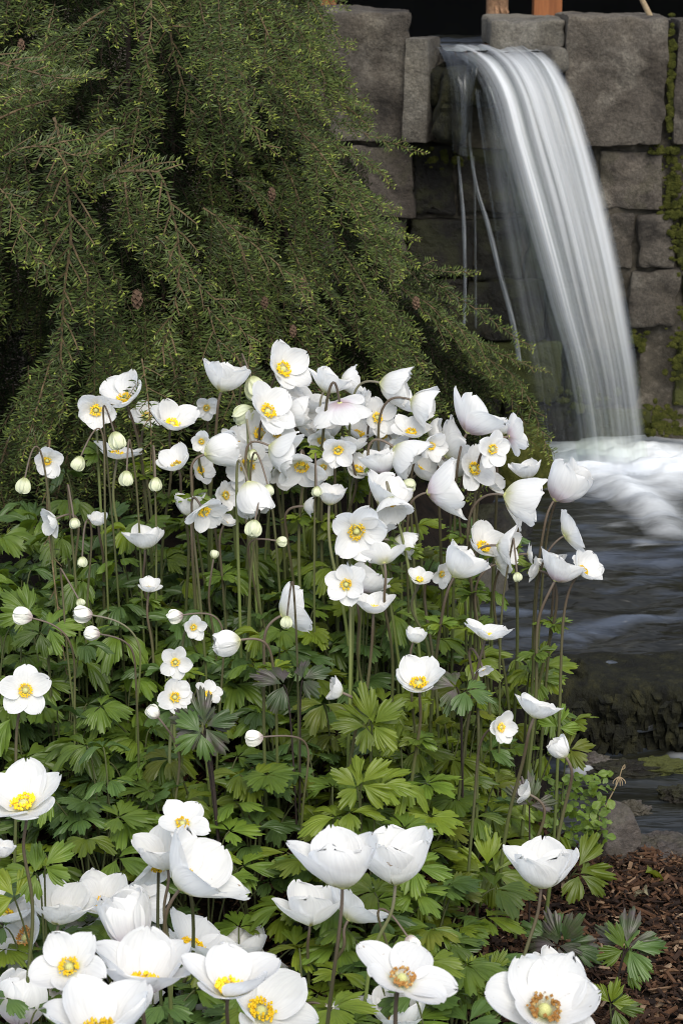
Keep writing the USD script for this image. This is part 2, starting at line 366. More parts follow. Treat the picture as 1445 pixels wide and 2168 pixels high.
def fall_mat(name, lo, hi, sx, sy, col=(.80, .83, .86), dens=1., gloss=True):
    """Falling water drawn out in threads: clear between, white where it is broken up."""
    nodes = {'tc': ('texture_coordinate', {}), 'map': ('mapping', {'scale': (sx, sy, 1.)}), 'map2': ('mapping', {'scale': (sx * 4.3, sy * 1.2, 1.), 'location': (3.1, 1.7, 0)}),
             'n': ('noise_texture', {'scale': 1., 'detail': 3., 'roughness': .55, 'distortion': .4}), 'n2': ('noise_texture', {'scale': 1., 'detail': 2., 'roughness': .5}),
             'ad': ('math', {'math_type': 'multiply_add', 'value2': .28}), 'mr': ('map_range', {'from_min': lo, 'from_max': hi, 'to_min': 0.02, 'to_max': dens, 'clamp': True}),
             'fa': ('attribute', {'attribute': 'fade'}), 'mu': ('math', {'math_type': 'multiply'}),
             'd': ('diffuse_bsdf', {'color': col}), 't': ('translucent_bsdf', {'color': col}), 'dt': ('mix_closure', {'fac': .45}),
             'gl': ('glossy_bsdf', {'roughness': .25, 'color': (.9, .95, 1.)}), 'fr': ('fresnel', {'IOR': 1.33}), 'tr': ('transparent_bsdf', {'color': (.93, .95, .91) if gloss else (1, 1, 1)}), 'w': ('mix_closure', {}),
             'm': ('mix_closure', {})}
    links = [('tc.UV', 'map.vector'), ('tc.UV', 'map2.vector'), ('map.vector', 'n.vector'), ('map2.vector', 'n2.vector'), ('n2.fac', 'ad.value1'), ('n.fac', 'ad.value3'), ('ad.value', 'mr.value'),
             ('mr.result', 'mu.value1'), ('fa.fac', 'mu.value2'), ('d.BSDF', 'dt.closure1'), ('t.BSDF', 'dt.closure2'), ('tr.BSDF', 'w.closure1'), ('gl.BSDF', 'w.closure2'), ('fr.fac', 'w.fac'),
             ('w.closure' if gloss else 'tr.BSDF', 'm.closure1'), ('dt.closure', 'm.closure2'), ('mu.value', 'm.fac')]
    return mat(name, nodes, links, 'm.closure')


M['fall'] = fall_mat('falling_water', .50, .80, 6.0, .32, col=(.85, .87, .90))
M['fall_veil'] = fall_mat('falling_water_veil', .50, .95, 8., .3, dens=.2)
M['spray'] = fall_mat('splash_spray', .25, .9, 2.2, 1.1, dens=.7, col=(.85, .87, .90), gloss=False)
M['trickle'] = fall_mat('trickling_water', .45, .85, 3., 5., dens=.38)


def water_mat(name, col, foam_col=(.66, .69, .72), rough=.30, bs=9., stretch=(1, 1, 1), bump=.6, sky_sheen=(.045, .055, .075)):
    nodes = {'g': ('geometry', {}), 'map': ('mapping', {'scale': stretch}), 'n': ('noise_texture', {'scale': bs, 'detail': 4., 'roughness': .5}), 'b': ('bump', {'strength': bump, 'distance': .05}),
             'nc': ('noise_texture', {'scale': 7., 'detail': 5., 'distortion': .8}), 'rc': ('rgb_ramp', {'ramp': [(.40, tuple(.5 * c for c in col)), (.5, col), (.62, sky_sheen), (.75, tuple(1.5 * c for c in sky_sheen))]}),  # streaks of reflected sky painted into the base colour of aerated water
             'fa': ('attribute', {'attribute': 'foam'}), 'nf': ('noise_texture', {'scale': 15., 'detail': 5., 'roughness': .58}),
             'f1': ('math', {'math_type': 'multiply_add', 'value2': 1.3, 'value3': .25}), 'f3': ('math', {'math_type': 'multiply'}), 'f2': ('map_range', {'from_min': .16, 'from_max': .95, 'to_min': 0., 'to_max': 1., 'clamp': True}),
             'fd': ('diffuse_bsdf', {'color': foam_col}),
             'p': ('principled_bsdf', {'roughness': rough, 'ior': 1.45, 'specular_ior_level': .5}), 'm': ('mix_closure', {})}
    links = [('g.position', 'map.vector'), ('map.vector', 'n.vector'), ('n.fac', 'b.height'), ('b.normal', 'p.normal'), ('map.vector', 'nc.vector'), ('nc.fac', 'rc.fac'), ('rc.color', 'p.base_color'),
             ('map.vector', 'nf.vector'), ('nf.fac', 'f1.value1'), ('f1.value', 'f3.value1'), ('fa.fac', 'f3.value2'), ('f3.value', 'f2.value'), ('p.BSDF', 'm.closure1'), ('fd.BSDF', 'm.closure2'), ('f2.result', 'm.fac')]
    return mat(name, nodes, links, 'm.closure')


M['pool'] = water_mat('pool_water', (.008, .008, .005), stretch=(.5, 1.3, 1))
M['stream'] = water_mat('stream_water', (.009, .009, .005), sky_sheen=(.022, .027, .034), stretch=(.5, 1.4, 1))

# ---------------------------------------------------------------- ground and water
POOL_Z, LOW_Z = 0.04, -0.085


def shore(y):
    """x of the left bank of the stream at depth y."""
    return np.interp(y, [2.0, 2.66, 2.80, 2.92, 3.2, 3.4, 3.7, 4.1, 4.5, 4.8, 5.2, 6.0], [3.0, 1.2, .44, .38, .35, .25, .23, .26, .36, .42, .42, .42])


def ground_z(x, y):
    x, y = np.asarray(x, float), np.asarray(y, float)
    bed = .03 + .15 * sst((y - 2.15) / 1.0)
    k_ = sst((x - .0) / .3) * (1 - sst((y - 2.95) / .3))
    bed = bed * (1 - k_) - .012 * k_
    d = x - shore(y)
    depth = np.where(y > 3.4, -.12, -.22)
    z = bed + (depth - bed) * sst((d + .10) / .18)
    z = np.where(y > 5.3, np.maximum(z, .3 * sst((y - 5.3) / .2)), z)
    return z + .012 * (meshkit.fbm(np.stack([x * 9, y * 9, 0 * x], -1), 3, 5) - .5)


gx = np.unique(np.concatenate([np.linspace(-40, -2, 14), np.arange(-2, 2.2, .035), np.linspace(2.2, 40, 14)]))
gy = np.unique(np.concatenate([np.linspace(-40, 1.2, 14), np.arange(1.2, 5.6, .035), np.linspace(5.6, 60, 16)]))
X, Y = np.meshgrid(gx, gy, indexing='ij')
part('ground', (np.stack([X, Y, ground_z(X, Y)], -1).reshape(-1, 3), grid_faces(len(gx), len(gy))), M['soil'], smooth=True, kind='structure')


def water_sheet(name, x0, x1, y0, y1, z, res, m, wave, foamf, lip=None):
    xs, ys = np.arange(x0, x1, res), np.arange(y0, y1, res)
    X, Y = np.meshgrid(xs, ys, indexing='ij')
    p = np.stack([X, Y, np.full_like(X, z)], -1)
    px, py = pix(p)
    foam = foamf(px, py, X, Y)
    q = np.stack([X * 4 + Y * 1.5, Y * 15 - X * 2.5, 0 * X], -1)
    p[..., 2] += wave * (.6 + .8 * sst((4.4 - Y) / .8)) * ((meshkit.fbm(q, 4, 3) - .5) * 2 + .35 * (meshkit.fbm(q * 3.1 + 9, 3, 8) - .5) * 2)
    p[..., 2] += .075 * sst((4.86 - Y) / .08) * np.clip(foam - .35, 0, .8) + .028 * np.clip(foam - .3, 0, 1) * (meshkit.fbm(np.stack([X * 16, Y * 16, 0 * X], -1), 4, 12) - .5) * 2
    if lip is not None:
        p[..., 2] += lip(X, Y)
    return part(name, (p.reshape(-1, 3), grid_faces(len(xs), len(ys))), m, smooth=True, attrs={'foam': foam.ravel()}, kind='structure')


def gauss(px, py, cx, cy, rx, ry, rot=0.):
    c, s = math.cos(rot), math.sin(rot)
    a, b = (px - cx) * c + (py - cy) * s, -(px - cx) * s + (py - cy) * c
    return np.exp(-(a / rx) ** 2 - (b / ry) ** 2)


def pool_foam(px, py, X, Y):
    f = 1.3 * gauss(px, py, 1350, 975, 200, 48) + .75 * gauss(px, py, 1200, 975, 90, 34) + .5 * gauss(px, py, 1430, 1015, 90, 45)
    f = f + .62 * gauss(px, py, 1350, 1065, 130, 26, .38) + .45 * gauss(px, py, 1400, 1120, 60, 16, .2) + .38 * gauss(px, py, 1365, 1150, 40, 15) + .30 * gauss(px, py, 1300, 1112, 28, 9) + .3 * gauss(px, py, 1170, 1020, 60, 14)
    return np.clip(f, 0, 1.5)


edge_y = lambda X: 3.43 + .035 * (meshkit.fbm(np.stack([X * 7, 0 * X, 0 * X], -1), 3, 21) - .5) * 2 - .03 * np.clip(X - .4, 0, .4)
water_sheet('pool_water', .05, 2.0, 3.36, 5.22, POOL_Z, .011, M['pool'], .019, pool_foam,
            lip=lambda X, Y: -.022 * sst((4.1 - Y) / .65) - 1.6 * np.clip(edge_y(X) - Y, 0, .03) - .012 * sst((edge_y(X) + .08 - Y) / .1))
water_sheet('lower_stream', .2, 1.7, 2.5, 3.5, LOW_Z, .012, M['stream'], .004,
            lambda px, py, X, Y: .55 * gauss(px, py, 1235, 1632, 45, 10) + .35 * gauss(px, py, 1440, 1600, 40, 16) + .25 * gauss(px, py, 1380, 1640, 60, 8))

# ---------------------------------------------------------------- the stone wall
WALL_D = 5.16
wall = thing('stone_wall', 'rough grey stone block wall behind the waterfall and the pool', 'wall', (0, WALL_D, 0))


def wall_stone(x0, y0, x1, y1, D=WALL_D, th=.3, m='stone', seed=0, amp=.008, r=.007, name='stone', parent=wall, freq=14., off=(0, WALL_D, 0), tilt=0., res=.011, **kw):
    a, b = P(x0 - 2, y1 + 2, D), P(x1 + 2, y0 - 1, D)
    size = (b[0] - a[0], th, b[2] - a[2])
    v, f = rockbox(size, seed, amp, r, res, freq)
    if tilt:
        c, s = math.cos(tilt), math.sin(tilt)
        v = np.stack([v[:, 0] * c - v[:, 1] * s, v[:, 0] * s + v[:, 1] * c, v[:, 2]], 1)
    v = v + [(a[0] + b[0]) / 2, D + th / 2, (a[2] + b[2]) / 2] - np.asarray(off)
    return part(name, (v, f), M[m], parent, smooth=35, **kw)


stones = [
    # left of the spout
    (560, 24, 866, 300, 5.14, .30, 'stone', 1), (735, 312, 872, 455, 5.15, .3, 'stone_brown', 2), (566, 312, 729, 455, 5.16, .3, 'stone', 3),
    (742, 468, 856, 566, 5.17, .3, 'stone', 4), (560, 468, 736, 566, 5.15, .3, 'stone_brown', 5),
    # behind the falling water, wet and dark
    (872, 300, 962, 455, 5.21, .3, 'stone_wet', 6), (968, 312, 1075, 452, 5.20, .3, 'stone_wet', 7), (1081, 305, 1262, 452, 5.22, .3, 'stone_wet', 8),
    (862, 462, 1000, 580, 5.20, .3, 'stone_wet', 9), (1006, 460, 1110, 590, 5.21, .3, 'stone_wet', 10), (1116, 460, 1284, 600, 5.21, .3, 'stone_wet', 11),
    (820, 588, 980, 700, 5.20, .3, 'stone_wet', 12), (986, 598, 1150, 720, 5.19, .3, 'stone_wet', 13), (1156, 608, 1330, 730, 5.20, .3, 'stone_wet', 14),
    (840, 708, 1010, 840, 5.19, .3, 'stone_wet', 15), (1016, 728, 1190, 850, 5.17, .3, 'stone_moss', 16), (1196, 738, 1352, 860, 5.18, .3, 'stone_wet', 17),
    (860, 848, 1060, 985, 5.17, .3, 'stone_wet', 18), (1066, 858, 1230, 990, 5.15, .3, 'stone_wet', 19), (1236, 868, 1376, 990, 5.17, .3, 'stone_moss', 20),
    (872, 150, 930, 294, 5.26, .2, 'stone_wet', 21), (1060, 165, 1188, 296, 5.28, .2, 'stone_wet', 22),
    # right of the spout
    (1192, 42, 1411, 303, 5.14, .32, 'stone', 23), (1427, 46, 1640, 305, 5.15, .3, 'stone', 24),
    (1266, 318, 1403, 442, 5.17, .3, 'stone_brown', 25), (1412, 318, 1560, 450, 5.19, .3, 'stone_moss', 26),
    (1286, 452, 1342, 566, 5.17, .3, 'stone', 27), (1347, 456, 1428, 567, 5.15, .3, 'stone', 28), (1434, 458, 1570, 570, 5.17, .3, 'stone_moss', 29),
    (1336, 576, 1436, 692, 5.15, .3, 'stone', 30), (1442, 578, 1580, 700, 5.17, .3, 'stone_moss', 31),
    (1358, 704, 1424, 862, 5.19, .3, 'stone_wet', 32), (1428, 708, 1590, 862, 5.16, .3, 'stone_moss', 33), (1380, 868, 1600, 985, 5.2, .3, 'stone_moss', 34),
]
for x0, y0, x1, y1, D, th, m, s in stones:
    wall_stone(x0, y0, x1, y1, D, th, m, s, amp=.013 if 'wet' in m else .0115)
for row, (y0, y1) in enumerate([(26, 300), (310, 455), (467, 566), (576, 700), (710, 840), (850, 985)]):   # the wall runs on behind the hemlock
    k = 0
    for x0, x1 in [(-700, -420), (-412, -150), (-142, 60), (68, 300), (308, 552)] + ([(556, 812)] if row > 2 else []):
        sh = 40 * (row % 2)
        wall_stone(x0 - sh, y0, x1 - sh, y1, 5.16, .3, ['stone', 'stone_brown'][(row + k) % 2], 40 + row * 7 + k, res=.03)
        k += 1
# coping, slabs of the spout
wall_stone(1036, 42, 1194, 100, 5.16, .34, 'stone_light', 81, amp=.010, r=.008, label='pale coping slab beside the spout')
wall_stone(869, 82, 921, 300, 5.11, .16, 'stone_light', 82, amp=.005, r=.005, tilt=-.25, label='narrow upright slab at the left of the spout')
wall_stone(1143, 97, 1190, 152, 5.08, .16, 'stone_light', 83, amp=.007, r=.022, tilt=.35, label='small angular stone at the right of the spout')
lip = rockbox((.34, .34, .10), 84, .01, .03, .012)
lipc = P(1030, 168, 5.16)
part('lip_slab', (lip[0] + [lipc[0], 5.29, lipc[2] - .02] - np.array([0, WALL_D, 0]), lip[1]), M['algae'], wall, smooth=35)
wall_stone(930, 150, 1000, 310, 5.04, .2, 'algae', 85, amp=.016, r=.03, freq=22., name='mossy_slab')
for x0, x1, yc in ((-1.75, P(866, 0, WALL_D)[0], .135), (P(866, 0, WALL_D)[0] + .003, P(1264, 0, WALL_D)[0] - .003, .185), (P(1264, 0, WALL_D)[0], 1.15, .135)):
    v, f = rockbox((x1 - x0, .22, 1.02), int(x0 * 100) + 500, .012, .01, .02, 20.)
    part('mortar', (v + [(x0 + x1) / 2, yc, .52], f), M['mortar'], wall, smooth=40)
# moss in the joints and on the right-hand stones
rgm = np.random.default_rng(77)
for cx, cy, sx, sy, D, n in ((1419, 180, 3, 70, 5.155, 26), (1422, 385, 14, 45, 5.17, 26), (1438, 480, 16, 40, 5.15, 22), (1400, 318, 14, 4, 5.16, 6), (1400, 885, 22, 14, 5.08, 18), (1440, 745, 16, 40, 5.14, 18), (1345, 718, 10, 10, 5.16, 6), (1250, 38, 9, 2, 5.2, 3),
                               (1430, 912, 30, 5, 5.08, 14), (1235, 850, 40, 25, 5.14, 16), (1120, 870, 25, 18, 5.14, 10), (940, 330, 25, 12, 5.18, 8), (1370, 905, 18, 10, 5.1, 8)):
    mb = MB()
    for k in range(int(n * 3.2)):
        r = rgm.uniform(.003, .011)
        v, f = blob((r, .0035, r * rgm.uniform(.5, 1.2)), int(rgm.integers(999)), 2, .45, 3.)
        mb.add(v + P(cx + rgm.normal(0, sx), cy + rgm.normal(0, sy), D), f)
    mb.build('moss_patch', M['moss'], wall, smooth=True, off=np.array([0, WALL_D, 0]))

# water standing in the channel behind the lip
cx = np.linspace(0, 1, 40)
ch = []
for t in np.linspace(0, 1, 30):
    D = 5.9 + (5.12 - 5.9) * t
    a, b = P(905 + 40 * t, 0, D)[0], P(1195 - 20 * t, 0, D)[0]
    x = a + (b - a) * cx
    q = np.stack([x * 30, np.full_like(x, D * 9), 0 * x], 1)
    ch.append(np.stack([x, np.full_like(x, D), np.full_like(x, P(1000, 108, 5.12)[2]) + .004 * (meshkit.fbm(q, 3, 4) - .5) * 2], 1))
chv = np.stack(ch)
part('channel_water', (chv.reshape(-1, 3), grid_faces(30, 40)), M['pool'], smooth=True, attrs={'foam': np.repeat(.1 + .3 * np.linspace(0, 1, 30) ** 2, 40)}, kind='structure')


# ---------------------------------------------------------------- waterfall
def fall_sheet(name, left, right, nS, nT, m, seed, ridge=.012, edge=.12, fade_top=0., fade_bot=0., dens=1., parent=None):
    """left, right: (px, py, D) lists of the two edges."""
    L = smooth_path([P(*q) for q in left], nT)
    R = smooth_path([P(*q) for q in right], nT)
    s = np.linspace(0, 1, nS)
    v = L[:, None] * (1 - s)[None, :, None] + R[:, None] * s[None, :, None]
    t = np.linspace(0, 1, nT)
    S, T = np.meshgrid(s, t)
    rid = (meshkit.fbm(np.stack([S * 9 + seed, T * .7, 0 * S], -1), 3, seed) - .5) * 2 + .5 * (meshkit.fbm(np.stack([S * 26 + seed, T * 1.0, 0 * S], -1), 2, seed + 4) - .5)
    v[..., 1] -= ridge * rid * (.3 + .7 * T) + .03 * np.sin(np.pi * S) * (.3 + T)
    v[..., 2] += ridge * .5 * rid * (1 - T)
    fade = sst(S / edge) * sst((1 - S) / edge) * dens * (1 - .74 * sst((T - .42) / .5) * (seed < 13)) * (.38 + .62 * sst(T / .2))
    if fade_top:
        fade = fade * sst((T + .02) / fade_top)
    if fade_bot:
        fade = fade * sst((1 - T) / fade_bot)
    uv = np.stack([S + .10 * (meshkit.fbm(np.stack([S * 3 + seed, T * 2.2, 0 * S], -1), 3, seed + 9) - .5), T + .2 * meshkit.noise(np.stack([S * 4, T, 0 * S], -1), seed)], -1).reshape(-1, 2)
    return part(name, (v.reshape(-1, 3), grid_faces(nT, nS)), M[m], parent, smooth=True, uv=uv, attrs={'fade': fade.ravel()})


wf = thing('waterfall', None, None, P(1040, 110, 5.1), kind='structure')
wf0 = np.array(P(1040, 110, 5.1))
UsdGeom.XformCommonAPI(wf).SetTranslate(Gf.Vec3d(0, 0, 0))
fall_sheet('falling_sheet', [(925, 96, 5.20), (985, 128, 5.08), (1018, 178, 5.02), (1052, 300, 4.96), (1095, 450, 4.91), (1150, 640, 4.87), (1195, 800, 4.84), (1222, 1006, 4.82)],
           [(1140, 98, 5.20), (1172, 122, 5.06), (1207, 178, 4.99), (1247, 290, 4.93), (1290, 450, 4.88), (1328, 640, 4.84), (1353, 800, 4.81), (1374, 1006, 4.79)], 110, 90, 'fall', 1, .018, .15, parent=wf)
fall_sheet('rear_sheet', [(950, 96, 5.22), (1010, 140, 5.10), (1040, 200, 5.04), (1072, 320, 4.99), (1110, 470, 4.95), (1160, 660, 4.91), (1200, 810, 4.88), (1225, 1006, 4.86)],
           [(1130, 98, 5.22), (1165, 126, 5.10), (1195, 185, 5.03), (1230, 295, 4.97), (1275, 450, 4.93), (1318, 640, 4.89), (1345, 800, 4.86), (1368, 1006, 4.84)], 90, 80, 'fall', 5, .012, .12, dens=.5, parent=wf)
fall_sheet('thin_veil', [(1003, 190, 5.05), (1022, 330, 5.02), (1042, 460, 4.99), (1075, 650, 4.96), (1105, 800, 4.94), (1125, 1000, 4.93)],
           [(1100, 170, 5.05), (1140, 320, 5.0), (1180, 460, 4.97), (1225, 650, 4.94), (1255, 800, 4.92), (1285, 1000, 4.91)], 70, 70, 'fall_veil', 9, .01, .3, fade_top=.3, parent=wf)
fall_sheet('trickle', [(966, 330, 5.0), (972, 400, 4.99), (977, 480, 4.99), (980, 600, 4.985), (978, 690, 4.98)], [(972, 330, 5.0), (979, 400, 4.985), (986, 480, 4.98), (987, 600, 4.975), (984, 690, 4.97)], 6, 40, 'trickle', 15, .003, .2, parent=wf)
fall_sheet('trickle', [(990, 280, 5.02), (1003, 390, 5.0), (1025, 470, 4.98), (1052, 580, 4.96), (1080, 690, 4.94), (1092, 760, 4.93)],
           [(995, 280, 5.02), (1011, 390, 4.99), (1036, 470, 4.97), (1064, 580, 4.95), (1092, 690, 4.93), (1103, 760, 4.92)], 8, 50, 'trickle', 17, .004, .2, parent=wf)
fall_sheet('trickle', [(1000, 330, 5.02), (1002, 450, 5.01), (1004, 690, 5.0)], [(1004, 330, 5.02), (1007, 450, 5.01), (1008, 690, 5.0)], 5, 30, 'trickle', 19, .002, .2, dens=.35, parent=wf)
for k, (x0, x1, D, h, dn) in enumerate([(1190, 1400, 4.75, 62, .8), (1150, 1330, 4.73, 48, .6), (1240, 1450, 4.72, 50, .8), (1110, 1240, 4.78, 60, .45), (1280, 1390, 4.70, 36, .8)]):
    fall_sheet('spray', [(x0, 1004, D), (x0 - 6, 985, D + .005), (x0 - 8, 1000 - h, D + .02)], [(x1, 1004, D), (x1 + 6, 985, D + .005), (x1 + 8, 1000 - h, D + .02)], 40, 20, 'spray', 31 + k, .03, .35, fade_bot=.85, dens=dn, parent=wf)
fall_sheet('spout_film', [(924, 98, 5.16), (940, 128, 5.06), (950, 160, 5.02), (955, 230, 5.01), (958, 320, 5.0)], [(1010, 110, 5.1), (1010, 140, 5.04), (1004, 180, 5.02), (1000, 240, 5.01), (998, 330, 5.0)], 30, 40, 'fall_veil', 23, .006, .3, fade_bot=.7, dens=.16, parent=wf)

# ---------------------------------------------------------------- behind the wall: the dark shelter and its posts
sh = thing('timber_shelter', 'dark open shelter with orange timber posts behind the wall top', 'shelter', (0, 6.2, 0))
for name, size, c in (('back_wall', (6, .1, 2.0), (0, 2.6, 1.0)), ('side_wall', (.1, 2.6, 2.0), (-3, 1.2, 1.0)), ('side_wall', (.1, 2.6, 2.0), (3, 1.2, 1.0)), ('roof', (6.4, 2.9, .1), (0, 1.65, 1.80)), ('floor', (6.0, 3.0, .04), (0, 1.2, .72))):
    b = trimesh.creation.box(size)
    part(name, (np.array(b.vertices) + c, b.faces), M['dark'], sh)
for x0, x1, D in ((676, 712, 6.25), (1126, 1187, 6.2)):
    a, b = P(x0, 40, D)[0], P(x1, 40, D)[0]
    v, f = rockbox((b - a, .08, 1.3), int(x0), .001, .006, .03)
    part('post', (v + [(a + b) / 2, D - 6.2, 1.38], f), M['timber'], sh, smooth=30)
tp = P(1044, 40, 5.75)
tr = thing('peeling_tree_trunk', 'tree trunk with flaking orange brown bark behind the spout', 'tree', (tp[0], tp[1], .6))
zz = np.linspace(0, 1.9, 40)
tv, tf, tuv = tube(np.stack([.010 * np.sin(zz * 3), 0 * zz, zz], 1), .034 + .003 * np.sin(zz * 9), 16)
tv = tv + unit(tv * [1, 1, 0]) * (.008 * (meshkit.fbm(tv * [30, 30, 12], 4, 3) - .5))[:, None]
part('trunk', (tv, tf), M['bark'], tr, smooth=True)
mb = MB()
rg = np.random.default_rng(4)
for k in range(22):
    z0, a = rg.uniform(.35, .75), rg.uniform(-2.4, -.4)
    base = np.array([.034 * math.cos(a), .034 * math.sin(a), z0])
    o = np.array([math.cos(a), math.sin(a), 0])
    w = np.array([-o[1], o[0], 0]) * rg.uniform(.003, .008)
    l = rg.uniform(.01, .035)
    mb.add([base - w, base + w, base + w * .5 + o * .012 - [0, 0, l], base - w * .5 + o * .009 - [0, 0, l * 1.2]], [[0, 1, 2, 3]])
mb.build('bark_flake', M['bark'], tr, kind='stuff')
st = thing('bare_stick', 'thin bare stick leaning above the right end of the wall', 'stick', P(1385, 48, 5.3))
o = np.array(P(1385, 48, 5.3))
v, f, uv = tube(smooth_path([P(1385, 52, 5.3), P(1370, 22, 5.3), P(1352, -20, 5.3), P(1345, -60, 5.32)], 10) - o, np.linspace(.008, .006, 10), 7)
part('stick', (v, f), M['straw'], st, smooth=True)

# ---------------------------------------------------------------- ledge, boulders and stones of the stream
o = P(1330, 1520, 3.42)
o[2] = LOW_Z
ledge = thing('mossy_ledge', 'black dripping rock ledge hung with algae where the pool spills over', 'rock ledge', o)
v, f = rockbox((.62, .22, .175), 301, .013, .05, .012, 8.)
part('rock', (v + [.10, .06, .032], f), M['algae'], ledge, smooth=40)
mb = MB()
rg = np.random.default_rng(7)
for k in range(420):
    x = rg.uniform(-.20, .38)
    z = rg.uniform(.01, .115)
    l = rg.uniform(.02, .07)
    y = -.055 + rg.uniform(-.02, .01)
    w = rg.uniform(.003, .011)
    l *= .8
    y += .012 * math.sin(x * 60) + .010 * math.sin(x * 23 + 1)
    dx = rg.normal(0, .006)
    mb.add([[x - w, y, z], [x + w, y, z], [x + w + dx, y - .012, z - l * .5], [x - w + dx, y - .012, z - l * .5], [x + dx * 1.5, y - .006, z - l]], [[0, 1, 2], [0, 2, 3], [3, 2, 4]])
mb.build('algae', M['algae'], ledge, kind='stuff')


def boulder(name, px, py, D, z, size, seed, m, label, cat='stone', amp=.16, rz=0., group=None, cut=True, freq=1.6):
    o = P(px, py, D)
    o[2] = z
    t = thing(name, label, cat, o, rz, group=group)
    v, f = blob(size, seed, 5, amp, freq)
    if cut:
        rg = np.random.default_rng(seed)
        for k in range(9):
            n = unit(rg.normal(size=3))
            lim = np.abs(n * size).sum() * rg.uniform(.50, .62)
            d = v @ n
            v = v - n * np.clip(d - lim, 0, None)[:, None] * .9
    v = v * (1 + .02 * (meshkit.fbm(v * 60, 3, seed)[:, None] - .5))
    part('rock', (v + [0, 0, size[2] * .55], f), M[m], t, smooth=40)
    return t


boulder('boulder', 1300, 1790, 2.79, -.03, (.036, .045, .070), 311, 'rock', 'pointed grey boulder at the water edge of the lower stream', 'boulder', rz=20)
boulder('bank_stone', 975, 1170, 3.95, -.05, (.12, .10, .10), 312, 'rock', 'mossy bank stone seen between flower stems left of the pool')
boulder('bank_stone', 1040, 1090, 4.35, -.03, (.10, .09, .08), 313, 'stone_wet', 'greenish bank stone below the hanging hemlock tips')
boulder('bank_stone', 925, 1260, 3.6, -.05, (.09, .08, .12), 314, 'stone_wet', 'dark wet bank stone behind the middle stems')
boulder('mossy_mound', 1085, 880, 4.75, .0, (.10, .10, .13), 315, 'moss', 'bright green mossy mound at the left foot of the waterfall', 'moss mound', cut=False, amp=.22)
kv, kf = blob((.018, .02, .026), 317, 4, .3, 2.)
part('knob', (kv + P(1228, 1425, 3.44) - o, kf), M['algae'], ledge, smooth=True)
for k, (px, py, D, sx, sy, lab) in enumerate([(1320, 1652, 3.27, .085, .035, 'flat mossy stone awash under the dripping ledge'), (1250, 1640, 3.30, .05, .025, 'pale flat stone with white water at the left of the ledge foot'), (1395, 1650, 3.28, .07, .03, 'flat speckled stone awash below the right of the ledge'),
                                              (1440, 1688, 3.16, .05, .025, 'yellowish flat stone awash at the right picture edge'), (1340, 1700, 3.1, .04, .02, 'small pale stone under the shallow stream water'), (1420, 1835, 2.95, .085, .06, 'pale scummy flat stone at the lower right water edge'), (1365, 1850, 2.90, .03, .02, 'small bluish wet stone beside the grey boulder')]):
    boulder('stream_stone', px, py, D, LOW_Z - .016, (sx * .8, sy, .02), 320 + k, ['stone_wet', 'rock', 'stone_moss', 'stone_wet', 'rock', 'rock', 'rock'][k], lab, amp=.55, cut=False, freq=3.2)

# ---------------------------------------------------------------- bark mulch
rg = np.random.default_rng(11)
mb = MB()
N = 60000
cx, cy = rg.uniform(-.75, .95, N), rg.uniform(1.95, 3.0, N)
dens = np.where(cx > .02, 1., .3)
ok = (rg.uniform(0, 1, N) < dens) & (cx < shore(cy) - .0 + .02 * rg.normal(size=N))
cx, cy = cx[ok], cy[ok]
n = len(cx)
L = rg.gamma(1.5, .0024, n) + .0018
W = np.minimum(L * rg.uniform(.12, .42, n), .0032)
H = W * rg.uniform(.25, .6, n)
yaw, pit, rol = rg.uniform(0, 2 * np.pi, n), rg.normal(0, .3, n), rg.normal(0, .5, n)
box = np.array([[-1, -1, -1], [1, -.8, -1], [.8, 1, -1], [-1.1, .9, -1], [-.9, -.8, 1], [.9, -1, 1], [1.1, .7, 1], [-.8, 1, 1]], float)
bf = np.array([[0, 3, 2, 1], [4, 5, 6, 7], [0, 1, 5, 4], [1, 2, 6, 5], [2, 3, 7, 6], [3, 0, 4, 7]])
p = box[None] * np.stack([L, W, H], 1)[:, None] * rg.uniform(.75, 1.25, (n, 8, 3))
R = trimesh.transformations
c_, s_ = np.cos(rol)[:, None], np.sin(rol)[:, None]
p = np.stack([p[..., 0], p[..., 1] * c_ - p[..., 2] * s_, p[..., 1] * s_ + p[..., 2] * c_], -1)
c_, s_ = np.cos(pit)[:, None], np.sin(pit)[:, None]
p = np.stack([p[..., 0] * c_ + p[..., 2] * s_, p[..., 1], -p[..., 0] * s_ + p[..., 2] * c_], -1)
c_, s_ = np.cos(yaw)[:, None], np.sin(yaw)[:, None]
p = np.stack([p[..., 0] * c_ - p[..., 1] * s_, p[..., 0] * s_ + p[..., 1] * c_, p[..., 2]], -1)
p += np.stack([cx, cy, ground_z(cx, cy) + .004 + rg.uniform(0, .012, n)], 1)[:, None]
f = (bf[None] + (np.arange(n) * 8)[:, None, None]).reshape(-1, 4)
part('bark_mulch', (p.reshape(-1, 3), f), M['chip'], attrs={'rnd': np.repeat(rg.uniform(0, 1, n) ** 1.2, 8)}, label='reddish brown shredded bark mulch on the bed by the water', cat='mulch', kind='stuff')

# ---------------------------------------------------------------- weeping hemlock
rh = np.random.default_rng(21)
hem = thing('hemlock_tree', 'large dark weeping hemlock draping over the left half behind the flowers', 'hemlock', (-.45, 4.35, .15))
HO = np.array([-.45, 4.35, .15])
right_edge = np.array([(690, -120), (712, 40), (730, 100), (770, 200), (825, 300), (845, 380), (850, 450), (905, 540), (975, 600), (1040, 690), (1095, 760), (1090, 860), (1060, 960), (1000, 1080)], float)


